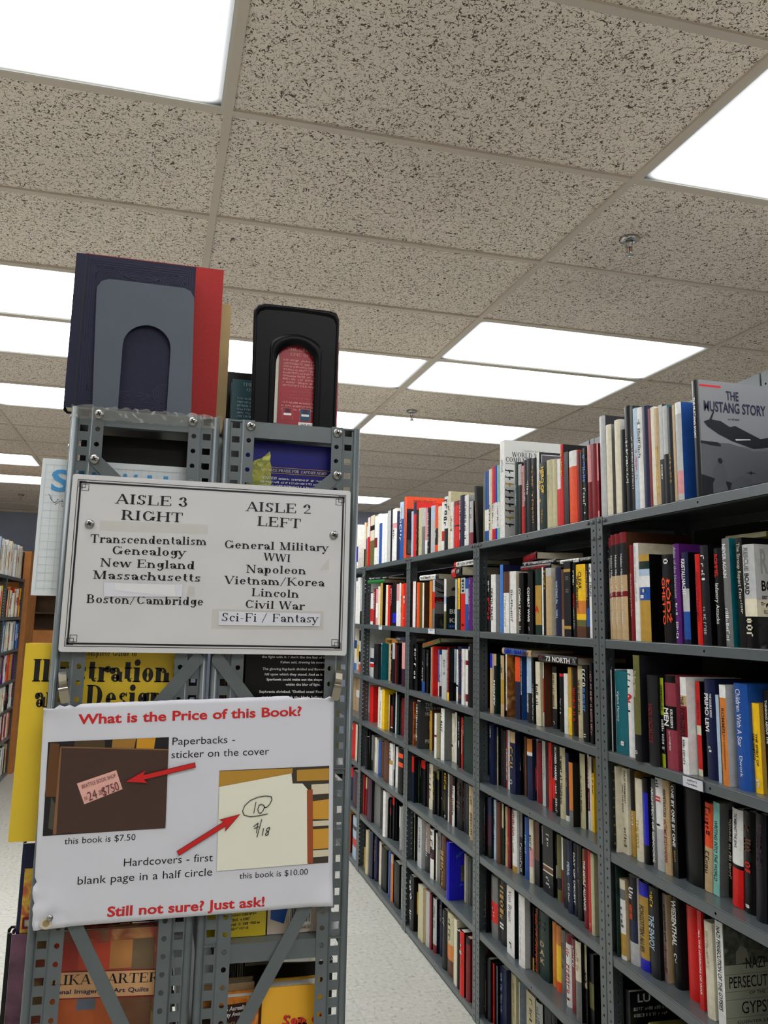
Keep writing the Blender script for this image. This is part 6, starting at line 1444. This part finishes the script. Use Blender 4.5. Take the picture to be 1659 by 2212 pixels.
# ------------------------------------------------------------------ the bookcase row in the other aisle, far left
XL = -1.165; LZ = [EYE+z for z in (.255, -.08, -.36, -.62, -.86, -1.11, -1.42)]; LJ = [5.27, 6.18, 7.09, 8.0]
for i in range(3):
    unit(['grey shelving bay of the other aisle, outside the picture', 'grey shelving bay at the left picture edge of the other aisle', 'grey shelving bay of the other aisle ending at the wooden case'][i], 1, XL, LJ[i], LJ[i+1], .30, LZ, LZ[0]+.001, 'bays of the other aisle')
SEQ = ['klwwirwwiw lGwikww', 'yYrwkwiwYrwpwyww', 'LkBlikiwwwGwkiiw', 'wprwkYtwrowBGwi', 'iwwwwiwkkkGwwi', 'wrRtwwritRwiow', 'twkibGkwbkwGk', 'kwibgkwrGkt']
rnd = random.Random(77)
for k, seq in enumerate(SEQ[:7]):
    y = 7.955; j = 0; gap = .31 if k == 0 else LZ[k-1]-.03-LZ[k]; seq = seq.replace(' ', '')
    while y > 5.4:
        T = rnd.uniform(.022, .046); H = min(rnd.uniform(.2, .255) if k else rnd.uniform(.22, .29), gap-.008); c = seq[j % len(seq)]; j += 1
        if y-T < 5.4: break
        if any(abs(y-T/2-J) < .035+T/2 for J in LJ) and k: y -= .012; continue
        q = MB(); bands = band_list(c if rnd.random() < .6 else c+',.%d-.%d:%s' % (rnd.randint(1,4), rnd.randint(5,9), rnd.choice('wkrbiYG')))
        shell(q, T, H, .17, bands, c, .003, n=4); q.box(.003, .167, -T/2+.0022, T/2-.0022, .001, H-.003, PAGES)
        if rnd.random() < .7: spine_text(q, '~ .1 .%d %s .4' % (rnd.randint(4, 8), 'k' if c in 'wliIGyYt' else 'w'), T, H, .003, rnd)
        R_ = Matrix.Translation((XL-.012-rnd.uniform(0, .02), y-T/2, LZ[k]+.0003)) @ Matrix.Rotation(PI, 4, 'Z')
        for i, f in enumerate(q.f): rest.add([R_ @ Vector(q.v[v]) for v in f], [tuple(range(len(f)))], q.mats[q.m[i]], q.sm[i])
        y -= T+.0008
# the first bay goes on past the picture edge
for k in range(5):
    lo = JO[0]+.04; y = min(min(b['y'] for b in rows[(1, k)])-.012, 1.40); gap = .26 if k == 0 else SZ[k-1]-.03-SZ[k]
    while y > lo+.04:
        T = rnd.uniform(.018, .036); H = min(rnd.uniform(.19, .25), gap-.01); c = rnd.choice('kKbRwiGrtnY'); q = MB()
        shell(q, T, H, .15, band_list(c), c, .002, n=3); q.box(.003, .147, -T/2+.0022, T/2-.0022, .001, H-.003, PAGES); o_ = Vector((XB+.03, y-T/2, SZ[k]+.0003))
        for i, f in enumerate(q.f): rest.add([o_+Vector(q.v[v]) for v in f], [tuple(range(len(f)))], q.mats[q.m[i]], q.sm[i])
        y -= T+.0006
OAK = mat('oak_wood', (176, 112, 54), .5, 0, .35, .14, 9); DARKWOOD = mat('dark_brown_wood', (84, 58, 34), .6, 0, .3, .12, 8)
cs = thing('wooden_bookcase', 'orange oak bookcase end standing past the last grey bay of the other aisle', 'bookcase', (XL, 8.03, 0))
q = MB(); q.box(-.34, .035, .0, .03, 0, EYE+.515, OAK); q.build('side_panel', cs)
q = MB(); q.box(.0, .035, .03, .55, 0, EYE+.515, OAK); q.build('end_panel', cs)
q = MB(); q.box(-.34, 0, .03, .55, EYE+.47, EYE+.51, OAK); q.build('top', cs)
cs = thing('wooden_bookcase', 'dark brown bookcase against the blue grey back wall behind the rack', 'bookcase', (0, 0, 0))
zz = [EYE+v for v in (-1.42, -.98, -.52, -.05, .25, .70)]
for x in (-2.1, -1.62, -.75, .1):
    q = MB(); q.box(x-.012, x+.012, 11.5, 11.82, 0, zz[-1]+.02, DARKWOOD); q.build('side_panel', cs)
for z in zz: q = MB(); q.box(-2.088, .088, 11.5, 11.82, z-.02, z, DARKWOOD); q.build('shelf', cs)
q = MB(); q.box(-2.088, .088, 11.82, 11.835, 0, zz[-1], DARKWOOD); q.build('back_panel', cs)
q = MB(); q.box(-1.49, -1.05, 10.9, 11.3, 0, EYE-.27, OAK); tag(q.build('wooden_chest'), 'plain orange oak chest in front of the dark bookcase beside the rack post', 'chest')
for i, (x, z, w_, h, c, lab) in enumerate(((-1.585, zz[3], .03, .2, 'w', 'white book alone on the dark bookcase shelf'), (-1.55, zz[3], .02, .2, 'k', 'thin black book beside the lone white book on the dark bookcase'))):
    o = thing('book', lab, 'book', (x, 11.55, z)); BOOKCOUNT += 1; q = MB(); q.box(-w_/2, w_/2, 0, .17, 0, h, ink(c)); q.build('cover', o); q = MB(); q.box(-w_/2+.002, w_/2-.002, .002, .1715, .002, h+.0005, PAGES); q.build('page_block', o)
for x, z, w_, h, d, lab in ((-1.56, zz[2], .12, .13, .2, 'charcoal storage box low on the dark bookcase, farther left one'), (-1.40, zz[2], .11, .12, .2, 'charcoal storage box low on the dark bookcase, nearer the rack post')):
    o = thing('storage_box', lab, 'box', (x, 11.55, z)); q = MB(); q.box(-w_/2, w_/2, 0, d, 0, h, ink('K')); q.build('body', o); q = MB(); q.box(-w_/2-.003, w_/2+.003, -.003, d+.003, h, h+.02, ink('g')); q.build('lid', o)
# tall case books seen over the near bay
for i, (y, c) in enumerate(((1.70, 'm'), (1.67, 'w'), (1.64, 'w'), (1.60, 'r'))):
    o = thing('book', ['pink', 'white', 'second white', 'red'][i]+' book on top of the tall case behind the aircraft book', 'book', (1.62, y, TZ+.0003)); BOOKCOUNT += 1
    q = MB(); shell(q, .026, .2, .15, band_list(c), c, .003); q.build('cover', o); q = MB(); q.box(.002, .146, -.0105, .0105, .002, .197, PAGES); q.build('page_block', o)
o = rest.build('book_rows'); o['kind'] = 'stuff'; tag(o, 'small books filling the farther and lower shelves and the other aisle', 'books')
print('BOOKS', BOOKCOUNT)
